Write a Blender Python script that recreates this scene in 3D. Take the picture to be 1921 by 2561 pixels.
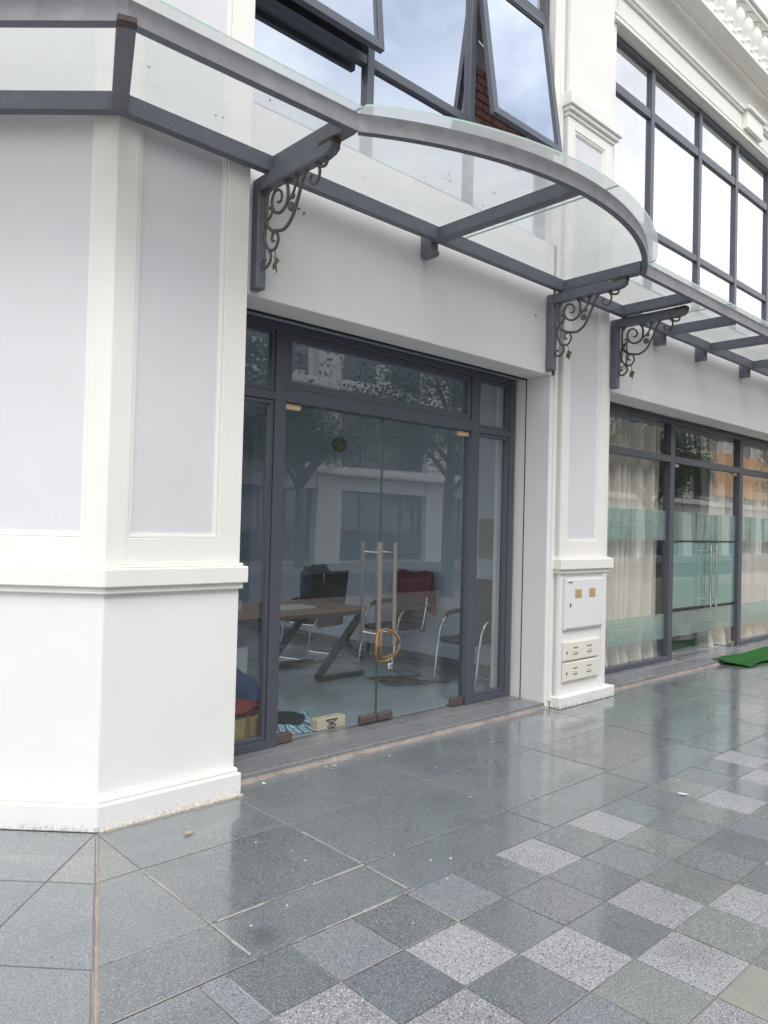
import bpy, bmesh, math, random
from mathutils import Vector, Matrix
random.seed(7)
S = bpy.context.scene
for o in list(bpy.data.objects): bpy.data.objects.remove(o)
COL = S.collection

# ------------------------------------------------------------------ camera
cam_d = bpy.data.cameras.new('camera'); cam = bpy.data.objects.new('camera', cam_d); COL.objects.link(cam)
cam_d.sensor_fit = 'HORIZONTAL'; cam_d.sensor_width = 36.0; cam_d.lens = 36.0*1882.68/1921.0
cam_d.clip_start = 0.05; cam_d.clip_end = 600
yaw, pitch, roll = 0.751568, 0.0194798, 0.0248228
F = Vector((math.sin(yaw)*math.cos(pitch), math.cos(yaw)*math.cos(pitch), math.sin(pitch)))
Rt = Vector((math.cos(yaw), -math.sin(yaw), 0)); Up = Rt.cross(F)
R2 = math.cos(roll)*Rt + math.sin(roll)*Up; U2 = -math.sin(roll)*Rt + math.cos(roll)*Up
M = Matrix((R2, U2, -F)).transposed().to_4x4(); M.translation = Vector((0, 0, 1.5))
cam.matrix_world = M
S.camera = cam
S.render.resolution_x = 768; S.render.resolution_y = 1024

# ------------------------------------------------------------------ sky, sun, exposure
SUN_EL, SUN_AZ = math.radians(52), math.radians(205)     # azimuth clockwise from +y
W = bpy.data.worlds.new("World"); S.world = W; W.use_nodes = True
nt = W.node_tree; N = nt.nodes; L = nt.links; N.clear()
out = N.new('ShaderNodeOutputWorld'); bg = N.new('ShaderNodeBackground'); bg.inputs['Strength'].default_value = 0.12
sky = N.new('ShaderNodeTexSky'); sky.sky_type = 'NISHITA'; sky.sun_disc = False
sky.sun_elevation = SUN_EL; sky.sun_rotation = SUN_AZ
tc = N.new('ShaderNodeTexCoord'); mp = N.new('ShaderNodeMapping'); mp.inputs['Scale'].default_value = (1, 1, 1.9)
n1 = N.new('ShaderNodeTexNoise'); n1.inputs['Scale'].default_value = 1.5; n1.inputs['Detail'].default_value = 9; n1.inputs['Roughness'].default_value = 0.55
rp = N.new('ShaderNodeValToRGB'); rp.color_ramp.elements[0].position = 0.40; rp.color_ramp.elements[1].position = 0.56
rp.color_ramp.elements[0].color = (0.22, 0.22, 0.22, 1)
n2 = N.new('ShaderNodeTexNoise'); n2.inputs['Scale'].default_value = 3.3; n2.inputs['Detail'].default_value = 8
rc = N.new('ShaderNodeValToRGB'); rc.color_ramp.elements[0].position = 0.3; rc.color_ramp.elements[1].position = 0.7
rc.color_ramp.elements[0].color = (6.6, 6.8, 7.2, 1); rc.color_ramp.elements[1].color = (9.4, 9.4, 9.5, 1)
mx = N.new('ShaderNodeMixRGB')
L.new(tc.outputs['Generated'], mp.inputs['Vector']); L.new(mp.outputs[0], n1.inputs['Vector']); L.new(mp.outputs[0], n2.inputs['Vector'])
L.new(n1.outputs['Fac'], rp.inputs[0]); L.new(n2.outputs['Fac'], rc.inputs[0])
sz = N.new('ShaderNodeSeparateXYZ'); L.new(tc.outputs['Generated'], sz.inputs[0])
hz = N.new('ShaderNodeMapRange'); hz.inputs[1].default_value = 0.42; hz.inputs[2].default_value = 0.62; hz.inputs[3].default_value = 0.68; hz.inputs[4].default_value = 0.0; L.new(sz.outputs[2], hz.inputs[0])
ad = N.new('ShaderNodeMath'); ad.operation = 'ADD'; ad.use_clamp = True; L.new(rp.outputs[0], ad.inputs[0]); L.new(hz.outputs[0], ad.inputs[1])
L.new(ad.outputs[0], mx.inputs['Fac']); L.new(sky.outputs[0], mx.inputs['Color1']); L.new(rc.outputs[0], mx.inputs['Color2'])
L.new(mx.outputs[0], bg.inputs['Color']); L.new(bg.outputs[0], out.inputs['Surface'])
sd = bpy.data.lights.new('sun', 'SUN'); sd.energy = 1.05; sd.angle = math.radians(35); sd.color = (1, 0.96, 0.9)
sun = bpy.data.objects.new('sun', sd); COL.objects.link(sun)
sv = Vector((math.sin(SUN_AZ)*math.cos(SUN_EL), math.cos(SUN_AZ)*math.cos(SUN_EL), math.sin(SUN_EL)))
sun.rotation_euler = sv.to_track_quat('Z', 'Y').to_euler()
vs = S.view_settings; vs.view_transform = 'Standard'; vs.look = 'None'; vs.exposure = 0.97; vs.gamma = 1; vs.use_curve_mapping = False

# ------------------------------------------------------------------ materials
def mat(name):
    m = bpy.data.materials.new(name); m.use_nodes = True
    n = m.node_tree.nodes; b = n.get('Principled BSDF')
    return m, m.node_tree, b
def nd(t, k, **kw):
    x = t.nodes.new('ShaderNode'+k)
    for a, v in kw.items():
        if a in x.inputs.keys(): x.inputs[a].default_value = v
        else: setattr(x, a, v)
    return x
def ramp(t, src, stops):
    r = t.nodes.new('ShaderNodeValToRGB'); e = r.color_ramp.elements
    while len(e) < len(stops): e.new(0.5)
    for i, (p, c) in enumerate(stops): e[i].position = p; e[i].color = (*c, 1) if len(c) == 3 else c
    t.links.new(src, r.inputs[0]); return r
def pos(t): return t.nodes.new('ShaderNodeNewGeometry').outputs['Position']
def mixc(t, f, a, b, mode='MIX'):
    m = t.nodes.new('ShaderNodeMixRGB'); m.blend_type = mode
    for s, v in ((m.inputs[0], f), (m.inputs[1], a), (m.inputs[2], b)):
        if hasattr(v, 'is_linked'): t.links.new(v, s)
        elif isinstance(v, (int, float)): s.default_value = v
        else: s.default_value = (*v, 1) if len(v) == 3 else v
    return m.outputs[0]
def bump(t, b, h, st, dist=0.01):
    x = t.nodes.new('ShaderNodeBump'); x.inputs['Strength'].default_value = st; x.inputs['Distance'].default_value = dist
    t.links.new(h, x.inputs['Height']); t.links.new(x.outputs[0], b.inputs['Normal'])
def noise(t, sc, det=4, rough=0.5, vec=None, mapping=None):
    n = t.nodes.new('ShaderNodeTexNoise'); n.inputs['Scale'].default_value = sc; n.inputs['Detail'].default_value = det; n.inputs['Roughness'].default_value = rough
    v = vec or pos(t)
    if mapping:
        m = t.nodes.new('ShaderNodeMapping'); m.inputs['Scale'].default_value = mapping; t.links.new(v, m.inputs[0]); v = m.outputs[0]
    t.links.new(v, n.inputs['Vector']); return n.outputs['Fac']

def plaster(name, c, stain=0.35):
    m, t, b = mat(name)
    c = Vector(c)
    big = noise(t, 1.3, 5, 0.6)
    col = mixc(t, ramp(t, big, [(0.3, (0, 0, 0)), (0.7, (1, 1, 1))]).outputs[0], tuple(c*0.93), tuple(c))
    st = noise(t, 2.2, 8, 0.75, mapping=(9, 9, 0.45))
    col = mixc(t, ramp(t, st, [(0.60, (0, 0, 0)), (0.80, (stain,)*3)]).outputs[0], col, (c[0]*0.80, c[1]*0.77, c[2]*0.70))
    # splashed dirt near the pavement
    sx = t.nodes.new('ShaderNodeSeparateXYZ'); t.links.new(pos(t), sx.inputs[0])
    dn = noise(t, 34, 7, 0.85)
    ma = nd(t, 'Math', operation='MULTIPLY_ADD'); t.links.new(sx.outputs[2], ma.inputs[0]); ma.inputs[1].default_value = -2.4; t.links.new(dn, ma.inputs[2])
    col = mixc(t, ramp(t, ma.outputs[0], [(0.45, (0, 0, 0)), (0.60, (0.75,)*3)]).outputs[0], col, (0.16, 0.145, 0.125))
    sp = noise(t, 70, 3, 0.9)
    col = mixc(t, ramp(t, sp, [(0.80, (0, 0, 0)), (0.83, (0.7,)*3)]).outputs[0], col, (0.2, 0.19, 0.17))
    t.links.new(col, b.inputs['Base Color']); b.inputs['Roughness'].default_value = 0.72
    t.links.new(col, b.inputs['Base Color'])
    bump(t, b, noise(t, 26, 8, 0.8), 0.35, 0.006)
    return m
M_cream = plaster('cream_paint', (0.86, 0.842, 0.80))
M_lav = plaster('pale_grey_paint', (0.715, 0.71, 0.735), 0.25)
M_white = plaster('white_paint', (0.84, 0.83, 0.815))
M_grey = plaster('jamb_paint', (0.76, 0.755, 0.765), 0.15)

def fascia_mat():
    m = M_white.copy(); m.name = 'fascia_paint'; t = m.node_tree; b = t.nodes['Principled BSDF']; src = b.inputs['Base Color'].links[0].from_socket
    sx = t.nodes.new('ShaderNodeSeparateXYZ'); t.links.new(pos(t), sx.inputs[0]); col = src
    nz = noise(t, 5, 5, 0.7, mapping=(14, 1, 2))
    for x0, z0, z1, st in ((3.80, 3.10, 3.42, .5), (7.19, 3.2, 3.42, .35), (8.13, 3.1, 3.42, .45), (9.32, 3.0, 3.42, .5), (2.40, 2.83, 2.87, .8), (4.7, 2.9, 3.5, .12), (3.1, 3.0, 3.5, .1)):
        a = nd(t, 'Math', operation='SUBTRACT'); t.links.new(sx.outputs[0], a.inputs[0]); a.inputs[1].default_value = x0
        ab = nd(t, 'Math', operation='ABSOLUTE'); t.links.new(a.outputs[0], ab.inputs[0])
        fx = nd(t, 'MapRange', clamp=True); t.links.new(ab.outputs[0], fx.inputs[0]); fx.inputs[1].default_value = 0.045; fx.inputs[2].default_value = 0.0
        fz = nd(t, 'MapRange', clamp=True); t.links.new(sx.outputs[2], fz.inputs[0]); fz.inputs[1].default_value = z0; fz.inputs[2].default_value = z1; fz.inputs[4].default_value = st
        m1 = nd(t, 'Math', operation='MULTIPLY'); t.links.new(fx.outputs[0], m1.inputs[0]); t.links.new(fz.outputs[0], m1.inputs[1])
        m2 = nd(t, 'Math', operation='MULTIPLY'); t.links.new(m1.outputs[0], m2.inputs[0]); t.links.new(nz, m2.inputs[1])
        up = nd(t, 'Math', operation='LESS_THAN'); t.links.new(sx.outputs[2], up.inputs[0]); up.inputs[1].default_value = z1+0.01
        m3 = nd(t, 'Math', operation='MULTIPLY'); t.links.new(m2.outputs[0], m3.inputs[0]); t.links.new(up.outputs[0], m3.inputs[1])
        col = mixc(t, m3.outputs[0], col, (0.42, 0.33, 0.2))
    t.links.new(col, b.inputs['Base Color']); return m
M_fascia = fascia_mat()
def simple(name, c, rough=0.5, metal=0.0, var=0.12, vs_=8.0, bmp=0.0, spec=0.5):
    m, t, b = mat(name); c = Vector(c)
    f = noise(t, vs_, 5, 0.6)
    t.links.new(mixc(t, f, tuple(c*(1-var)), tuple(c*(1+var))), b.inputs['Base Color'])
    b.inputs['Roughness'].default_value = rough; b.inputs['Metallic'].default_value = metal; b.inputs['Specular IOR Level'].default_value = spec
    if bmp: bump(t, b, noise(t, vs_*6, 4), bmp, 0.004)
    return m
M_alu = simple('slate_aluminium', (0.080, 0.088, 0.110), 0.38, 0.0, 0.08)
M_alud = simple('dark_gasket', (0.02, 0.022, 0.03), 0.5)
# canopy steel: painted dark grey, rust blooms
def steel():
    m, t, b = mat('painted_steel')
    f = noise(t, 3.5, 7, 0.7)
    col = mixc(t, f, (0.105, 0.117, 0.15), (0.175, 0.185, 0.222))
    dust = noise(t, 18, 6, 0.8)
    col = mixc(t, ramp(t, dust, [(0.45, (0, 0, 0)), (0.8, (0.35,)*3)]).outputs[0], col, (0.30, 0.285, 0.28))
    ru = noise(t, 5.5, 9, 0.8)
    col = mixc(t, ramp(t, ru, [(0.635, (0, 0, 0)), (0.72, (0.75,)*3)]).outputs[0], col, (0.17, 0.075, 0.04))
    t.links.new(col, b.inputs['Base Color']); b.inputs['Roughness'].default_value = 0.5
    bump(t, b, dust, 0.15, 0.003)
    return m
M_steel = steel()
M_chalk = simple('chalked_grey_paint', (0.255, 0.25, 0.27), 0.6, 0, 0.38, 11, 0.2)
M_rust = simple('rusty_steel', (0.085, 0.06, 0.052), 0.8, 0, 0.4, 25, 0.3)
M_iron = simple('wrought_iron', (0.12, 0.105, 0.095), 0.55, 0.1, 0.35, 30, 0.2)
M_inox = simple('brushed_steel', (0.55, 0.49, 0.47), 0.28, 1.0, 0.1, 6)
M_chrome = simple('chrome', (0.7, 0.7, 0.7), 0.12, 1.0, 0.03)
M_wrap = simple('protective_film', (0.62, 0.45, 0.30), 0.45)
M_brownp = simple('brown_patch_metal', (0.14, 0.105, 0.10), 0.4, 0.3, 0.3, 30)
M_black = simple('black_fabric', (0.022, 0.023, 0.03), 0.7, 0, 0.3, 40, 0.2)
M_red = simple('red_fabric', (0.30, 0.03, 0.035), 0.85, 0, 0.35, 16, 0.4)
M_blue = simple('blue_fabric', (0.05, 0.09, 0.20), 0.7, 0, 0.4, 14, 0.4)
M_paper = simple('white_paper', (0.72, 0.73, 0.74), 0.6)
M_carton = simple('carton', (0.42, 0.33, 0.22), 0.8)
M_table = simple('table_wood', (0.26, 0.155, 0.105), 0.35, 0, 0.25, 5)
M_tleg = simple('dark_table_steel', (0.012, 0.018, 0.02), 0.45)
M_room = simple('room_wall_paint', (0.52, 0.58, 0.66), 0.7, 0, 0.04, 2)
M_roomd = simple('dark_dado', (0.10, 0.11, 0.125), 0.6, 0, 0.1, 2)
M_board = simple('notice_board', (0.20, 0.22, 0.20), 0.6, 0, 0.35, 12)
M_brick = simple('red_brick', (0.23, 0.115, 0.09), 0.9, 0, 0.3, 12, 0.3)
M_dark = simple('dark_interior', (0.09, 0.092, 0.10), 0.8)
M_yel = simple('yellow_plastic', (0.38, 0.19, 0.045), 0.5, 0, 0.4, 30)
M_rattan = simple('rattan', (0.24, 0.15, 0.08), 0.7, 0, 0.4, 60)
M_cab = simple('cabinet_paint', (0.80, 0.79, 0.79), 0.35, 0, 0.03, 4)
M_cab2 = simple('cream_cabinet_paint', (0.80, 0.77, 0.69), 0.4, 0, 0.05, 4)
M_mud = simple('dried_mortar', (0.31, 0.265, 0.24), 0.95, 0, 0.45, 22, 0.6)
M_asph = simple('asphalt', (0.05, 0.05, 0.053), 0.85, 0, 0.3, 12, 0.3)
M_kerb = simple('kerb_stone', (0.3, 0.3, 0.29), 0.8, 0, 0.2, 9, 0.3)
M_earth = simple('ground_soil', (0.12, 0.11, 0.09), 0.95, 0, 0.3, 2)
M_bark = simple('bark', (0.11, 0.085, 0.065), 0.9, 0, 0.4, 15, 0.6)
M_orange = simple('orange_sign_paint', (0.75, 0.30, 0.02), 0.4, 0, 0.1, 1)
M_label = simple('grey_label', (0.16, 0.16, 0.17), 0.5)
M_cable = simple('cable', (0.03, 0.035, 0.03), 0.6)
M_chairmesh = simple('charcoal_mesh', (0.03, 0.032, 0.04), 0.6)
M_grout = simple('grout', (0.30, 0.27, 0.24), 0.9, 0, 0.35, 7, 0.2)
M_sealant = simple('rust_brown_sealant', (0.34, 0.275, 0.23), 0.85, 0, 0.4, 18, 0.3)

def stone(name, base, dark, light, speck, rough, wet):
    """granite: base tint differs a little per slab, fine crystal speckle, worn scratches"""
    m, t, b = mat(name)
    oi = t.nodes.new('ShaderNodeObjectInfo')
    p = pos(t)
    col = mixc(t, noise(t, 2.6, 6, 0.65), (base[0]*0.80, base[1]*0.78, base[2]*0.86), (base[0]*1.16, base[1]*1.20, base[2]*1.08))
    hv = t.nodes.new('ShaderNodeHueSaturation'); t.links.new(col, hv.inputs['Color'])
    mr = nd(t, 'MapRange'); t.links.new(oi.outputs['Random'], mr.inputs[0]); mr.inputs[3].default_value = 0.82; mr.inputs[4].default_value = 1.18
    t.links.new(mr.outputs[0], hv.inputs['Value']); col = hv.outputs[0]
    sp = noise(t, 170, 2, 0.7); sp2 = noise(t, 120, 2, 0.7)
    col = mixc(t, ramp(t, sp, [(0.54, (0, 0, 0)), (0.62, (speck,)*3)]).outputs[0], col, light)
    col = mixc(t, ramp(t, sp2, [(0.56, (0, 0, 0)), (0.64, (speck,)*3)]).outputs[0], col, dark)
    # drying film of dust
    du = noise(t, 1.7, 8, 0.75)
    col = mixc(t, ramp(t, du, [(0.5, (0, 0, 0)), (0.75, (0.22,)*3)]).outputs[0], col, (0.34, 0.33, 0.31))
    sc = t.nodes.new('ShaderNodeTexVoronoi'); sc.feature = 'DISTANCE_TO_EDGE'; sc.inputs['Scale'].default_value = 1.15
    ds = t.nodes.new('ShaderNodeMixRGB'); ds.inputs[0].default_value = 0.14; t.links.new(p, ds.inputs[1])
    nn = t.nodes.new('ShaderNodeTexNoise'); nn.inputs['Scale'].default_value = 4; t.links.new(p, nn.inputs['Vector']); t.links.new(nn.outputs['Color'], ds.inputs[2])
    t.links.new(ds.outputs[0], sc.inputs['Vector'])
    msk = ramp(t, noise(t, 3.1, 2), [(0.66, (0, 0, 0)), (0.70, (1, 1, 1))]).outputs[0]
    scr = ramp(t, sc.outputs[0], [(0.0, (0.55,)*3), (0.004, (0, 0, 0))]).outputs[0]
    mm = mixc(t, 1.0, msk, scr, 'MULTIPLY')
    col = mixc(t, mm, col, (0.42, 0.41, 0.38))
    # one old oily smudge and a couple of dull tread marks, fixed in place
    for (sx_, sy_, rad, kk) in ((1.60, 2.29, 0.075, 0.55), (3.1, 2.8, 0.16, 0.25), (2.7, 1.2, 0.13, 0.25), (1.0, 2.75, 0.2, 0.2)):
        vm = nd(t, 'VectorMath', operation='DISTANCE'); vm.inputs[1].default_value = (sx_, sy_, 0); t.links.new(p, vm.inputs[0])
        dd = nd(t, 'Math', operation='MULTIPLY_ADD'); t.links.new(noise(t, 14, 5, 0.7), dd.inputs[0]); dd.inputs[1].default_value = rad*1.2; t.links.new(vm.outputs['Value'], dd.inputs[2])
        col = mixc(t, ramp(t, dd.outputs[0], [(rad*0.7, (kk,)*3), (rad*1.9, (0, 0, 0))]).outputs[0], col, (0.06, 0.065, 0.075))
    t.links.new(col, b.inputs['Base Color'])
    rr = ramp(t, noise(t, 2.3, 6, 0.7), [(0.38, (rough*0.6,)*3), (0.62, (min(1, rough*1.9),)*3)]).outputs[0]
    t.links.new(rr, b.inputs['Roughness']); b.inputs['Specular IOR Level'].default_value = 0.5
    b.inputs['Coat Weight'].default_value = wet; b.inputs['Coat Roughness'].default_value = 0.10; b.inputs['Coat IOR'].default_value = 1.55
    bump(t, b, sp2, 0.12, 0.002)
    return m
M_slab = stone('green_granite', (0.158, 0.178, 0.190), (0.068, 0.082, 0.092), (0.35, 0.37, 0.385), 0.9, 0.26, 1.0)
M_slab2 = stone('pale_green_granite', (0.215, 0.235, 0.225), (0.11, 0.125, 0.12), (0.43, 0.445, 0.43), 0.95, 0.28, 0.9)
M_fl = stone('flamed_granite', (0.29, 0.293, 0.305), (0.075, 0.08, 0.09), (0.58, 0.58, 0.60), 1.0, 0.45, 0.25)
M_fld = stone('dark_flamed_granite', (0.20, 0.208, 0.225), (0.08, 0.085, 0.10), (0.40, 0.405, 0.43), 0.9, 0.38, 0.4)
M_beige = stone('beige_granite', (0.27, 0.255, 0.225), (0.18, 0.16, 0.13), (0.42, 0.40, 0.35), 0.5, 0.35, 0.3)
M_step = stone('door_step_granite', (0.185, 0.19, 0.205), (0.09, 0.095, 0.11), (0.33, 0.33, 0.35), 0.6, 0.3, 0.3)
M_rfloor = simple('room_floor_tile', (0.40, 0.43, 0.45), 0.10, 0, 0.08, 1.5)

def schlick(t, f0=0.04, k=1.0, base=0.0):
    lw = t.nodes.new('ShaderNodeLayerWeight'); lw.inputs['Blend'].default_value = 0.5
    p = nd(t, 'Math', operation='POWER'); t.links.new(lw.outputs['Facing'], p.inputs[0]); p.inputs[1].default_value = 4.6
    a = nd(t, 'Math', operation='MULTIPLY_ADD', use_clamp=True); t.links.new(p.outputs[0], a.inputs[0]); a.inputs[1].default_value = (1-f0)*k; a.inputs[2].default_value = f0*k+base
    return a.outputs[0]
def glass(name, tint=(0.86, 0.93, 0.91), k=1.9, base=0.0, rough=0.0, refl=(1, 1, 1), dirt=0.03):
    m, t, b = mat(name); t.nodes.remove(b)
    o = t.nodes['Material Output']
    tr = nd(t, 'BsdfTransparent', Color=(*tint, 1)); gl = nd(t, 'BsdfGlossy', Color=(*refl, 1), Roughness=rough)
    mx_ = t.nodes.new('ShaderNodeMixShader'); t.links.new(schlick(t, 0.043, k, base), mx_.inputs[0]); t.links.new(tr.outputs[0], mx_.inputs[1]); t.links.new(gl.outputs[0], mx_.inputs[2])
    df = nd(t, 'BsdfDiffuse', Color=(0.6, 0.6, 0.58, 1)); m2 = t.nodes.new('ShaderNodeMixShader')
    r = ramp(t, noise(t, 2.5, 8, 0.75), [(0.45, (dirt*0.3,)*3), (0.8, (dirt*2.5,)*3)])
    t.links.new(r.outputs[0], m2.inputs[0]); t.links.new(mx_.outputs[0], m2.inputs[1]); t.links.new(df.outputs[0], m2.inputs[2])
    t.links.new(m2.outputs[0], o.inputs[0])
    # very slight waviness of float glass
    bp = nd(t, 'Bump', Strength=0.13, Distance=0.01); t.links.new(noise(t, 1.2, 1), bp.inputs['Height']); t.links.new(bp.outputs[0], gl.inputs['Normal'])
    return m
M_glass = glass('shop_glass', (0.78, 0.865, 0.89), 1.8, 0.055, dirt=0.012)
M_cglass = glass('curtain_side_glass', (0.93, 0.94, 0.92), 1.3, 0.04, dirt=0.01)
M_rglass = glass('reflective_glass', (0.45, 0.50, 0.55), 1.7, 0.46, 0.0, (0.86, 0.92, 1.0))
M_rglass2 = glass('bright_window_glass', (0.93, 0.95, 0.96), 1.5, 0.36)
M_oglass = glass('opposite_glass', (0.35, 0.42, 0.42), 1.3, 0.05)
def frosted():
    m, t, b = mat('canopy_glass'); t.nodes.remove(b); o = t.nodes['Material Output']
    tr = nd(t, 'BsdfTransparent', Color=(0.87, 0.89, 0.88, 1)); tl = nd(t, 'BsdfTranslucent', Color=(0.60, 0.62, 0.61, 1))
    gl = nd(t, 'BsdfGlossy', Roughness=0.05); df = nd(t, 'BsdfDiffuse', Color=(0.6, 0.62, 0.6, 1))
    a = t.nodes.new('ShaderNodeMixShader')
    r = ramp(t, noise(t, 3, 8, 0.75), [(0.3, (0.42,)*3), (0.8, (0.66,)*3)]); t.links.new(r.outputs[0], a.inputs[0])
    t.links.new(tr.outputs[0], a.inputs[1]); t.links.new(tl.outputs[0], a.inputs[2])
    c = t.nodes.new('ShaderNodeMixShader'); c.inputs[0].default_value = 0.22; t.links.new(a.outputs[0], c.inputs[1]); t.links.new(df.outputs[0], c.inputs[2])
    d = t.nodes.new('ShaderNodeMixShader'); t.links.new(schlick(t, 0.04, 1.2), d.inputs[0])
    t.links.new(c.outputs[0], d.inputs[1]); t.links.new(gl.outputs[0], d.inputs[2]); t.links.new(d.outputs[0], o.inputs[0])
    return m
M_canopy = frosted()
M_dedge = simple('door_glass_edge', (0.08, 0.12, 0.11), 0.2)
M_gedge = simple('green_glass_edge', (0.42, 0.55, 0.50), 0.25, 0, 0.15, 10)
def film(name='frosted_film', lines=True):
    m, t, b = mat(name); t.nodes.remove(b); o = t.nodes['Material Output']
    tr = nd(t, 'BsdfTransparent', Color=(0.72, 0.9, 0.86, 1)); df = t.nodes.new('ShaderNodeBsdfDiffuse'); tl = nd(t, 'BsdfTranslucent', Color=(0.45, 0.68, 0.64, 1))
    # printed broken brick outline
    p = pos(t); sx = t.nodes.new('ShaderNodeSeparateXYZ'); t.links.new(p, sx.inputs[0]); cb = t.nodes.new('ShaderNodeCombineXYZ')
    t.links.new(sx.outputs[0], cb.inputs[0]); t.links.new(sx.outputs[2], cb.inputs[1])
    br = t.nodes.new('ShaderNodeTexBrick'); t.links.new(cb.outputs[0], br.inputs['Vector']); br.inputs['Scale'].default_value = 1
    br.inputs['Brick Width'].default_value = 0.085; br.inputs['Row Height'].default_value = 0.038; br.inputs['Mortar Size'].default_value = 0.0022
    br.inputs['Color1'].default_value = (0, 0, 0, 1); br.inputs['Color2'].default_value = (0, 0, 0, 1); br.inputs['Mortar'].default_value = (1, 1, 1, 1)
    k = ramp(t, noise(t, 9, 2, 0.5), [(0.50, (0, 0, 0)), (0.54, (1, 1, 1))]).outputs[0]
    ln = mixc(t, 1.0, br.outputs['Color'], k, 'MULTIPLY')
    t.links.new(mixc(t, ln if lines else 0.0, (0.50, 0.64, 0.61) if lines else (0.40, 0.64, 0.62), (0.07, 0.13, 0.14)), df.inputs['Color'])
    a = t.nodes.new('ShaderNodeMixShader'); a.inputs[0].default_value = 0.35; t.links.new(df.outputs[0], a.inputs[1]); t.links.new(tl.outputs[0], a.inputs[2])
    c = t.nodes.new('ShaderNodeMixShader'); c.inputs[0].default_value = 0.66 if lines else 0.90; t.links.new(tr.outputs[0], c.inputs[1]); t.links.new(a.outputs[0], c.inputs[2])
    t.links.new(c.outputs[0], o.inputs[0]); return m
M_film = film()
M_film2 = film('plain_frosted_film', False)
def fabric():
    m, t, b = mat('curtain_fabric')
    f = noise(t, 5, 4, 0.6, mapping=(6, 6, 0.5))
    t.links.new(mixc(t, f, (0.66, 0.60, 0.56), (0.90, 0.86, 0.82)), b.inputs['Base Color']); b.inputs['Roughness'].default_value = 0.9
    return m
M_curt = fabric()
M_sheer = simple('sheer_curtain', (0.80, 0.80, 0.79), 0.9, 0, 0.05, 4)
def mat_green():
    m, t, b = mat('artificial_turf')
    t.links.new(mixc(t, noise(t, 60, 4, 0.7), (0.02, 0.13, 0.03), (0.09, 0.36, 0.08)), b.inputs['Base Color']); b.inputs['Roughness'].default_value = 0.85
    bump(t, b, noise(t, 220, 2), 0.8, 0.01); return m
M_turf = mat_green()
def plaid():
    m, t, b = mat('yellow_plaid')
    p = pos(t); w = []
    for ax in (0, 2):
        sx = t.nodes.new('ShaderNodeSeparateXYZ'); t.links.new(p, sx.inputs[0])
        a = nd(t, 'Math', operation='MULTIPLY'); t.links.new(sx.outputs[ax], a.inputs[0]); a.inputs[1].default_value = 62
        f = nd(t, 'Math', operation='FRACT'); t.links.new(a.outputs[0], f.inputs[0])
        g = nd(t, 'Math', operation='LESS_THAN'); t.links.new(f.outputs[0], g.inputs[0]); g.inputs[1].default_value = 0.26; w.append(g.outputs[0])
    mxm = nd(t, 'Math', operation='MAXIMUM'); t.links.new(w[0], mxm.inputs[0]); t.links.new(w[1], mxm.inputs[1])
    t.links.new(mixc(t, mxm.outputs[0], (0.85, 0.60, 0.30), (0.22, 0.14, 0.07)), b.inputs['Base Color']); return m
M_plaid = plaid()
def leafm(name, a, b_):
    m, t, b = mat(name)
    oi = noise(t, 1.4, 3)
    t.links.new(mixc(t, oi, a, b_), b.inputs['Base Color']); b.inputs['Roughness'].default_value = 0.6
    b.inputs['Subsurface Weight'].default_value = 0.0
    return m
M_leaf = leafm('tree_leaf', (0.035, 0.075, 0.02), (0.09, 0.15, 0.045))
M_leafl = simple('brass_green_leaf', (0.13, 0.12, 0.07), 0.6, 0.2, 0.4, 40)

# ------------------------------------------------------------------ helpers
def link(name, me, m, parent=None, loc=None, rot=None):
    o = bpy.data.objects.new(name, me); COL.objects.link(o)
    if m is not None and not me.materials: me.materials.append(m)
    if parent is not None: o.parent = parent
    if loc is not None: o.location = loc
    if rot is not None: o.rotation_euler = rot
    return o
def fin(bm, name, m, parent=None, smooth=False, bevel=0.0, loc=None, rot=None):
    bmesh.ops.recalc_face_normals(bm, faces=bm.faces)
    if bevel:
        es = [e for e in bm.edges if len(e.link_faces) == 2 and e.calc_face_angle(0) > 0.5]
        bmesh.ops.bevel(bm, geom=es, offset=bevel, segments=1, affect='EDGES', clamp_overlap=True)
    me = bpy.data.meshes.new(name); bm.to_mesh(me); bm.free()
    if smooth:
        for p in me.polygons: p.use_smooth = True
    return link(name, me, m, parent, loc, rot)
def hexa(bm, P):
    v = [bm.verts.new(p) for p in P]
    for f in ((0, 3, 2, 1), (4, 5, 6, 7), (0, 1, 5, 4), (1, 2, 6, 5), (2, 3, 7, 6), (3, 0, 4, 7)): bm.faces.new([v[i] for i in f])
def bx(bm, x0, x1, y0, y1, z0, z1):
    hexa(bm, [(x0, y0, z0), (x1, y0, z0), (x1, y1, z0), (x0, y1, z0), (x0, y0, z1), (x1, y0, z1), (x1, y1, z1), (x0, y1, z1)])
def box(name, x0, x1, y0, y1, z0, z1, m, parent=None, bevel=0.0):
    bm = bmesh.new(); bx(bm, x0, x1, y0, y1, z0, z1); return fin(bm, name, m, parent, bevel=bevel)
def prism(bm, pts, z0, z1):
    a = [bm.verts.new((p[0], p[1], z0)) for p in pts]; b = [bm.verts.new((p[0], p[1], z1)) for p in pts]
    n = len(pts); bm.faces.new(a[::-1]); bm.faces.new(b)
    for i in range(n): bm.faces.new((a[i], a[(i+1) % n], b[(i+1) % n], b[i]))
def pris(name, pts, z0, z1, m, parent=None, bevel=0.0):
    bm = bmesh.new(); prism(bm, pts, z0, z1); return fin(bm, name, m, parent, bevel=bevel)
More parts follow.
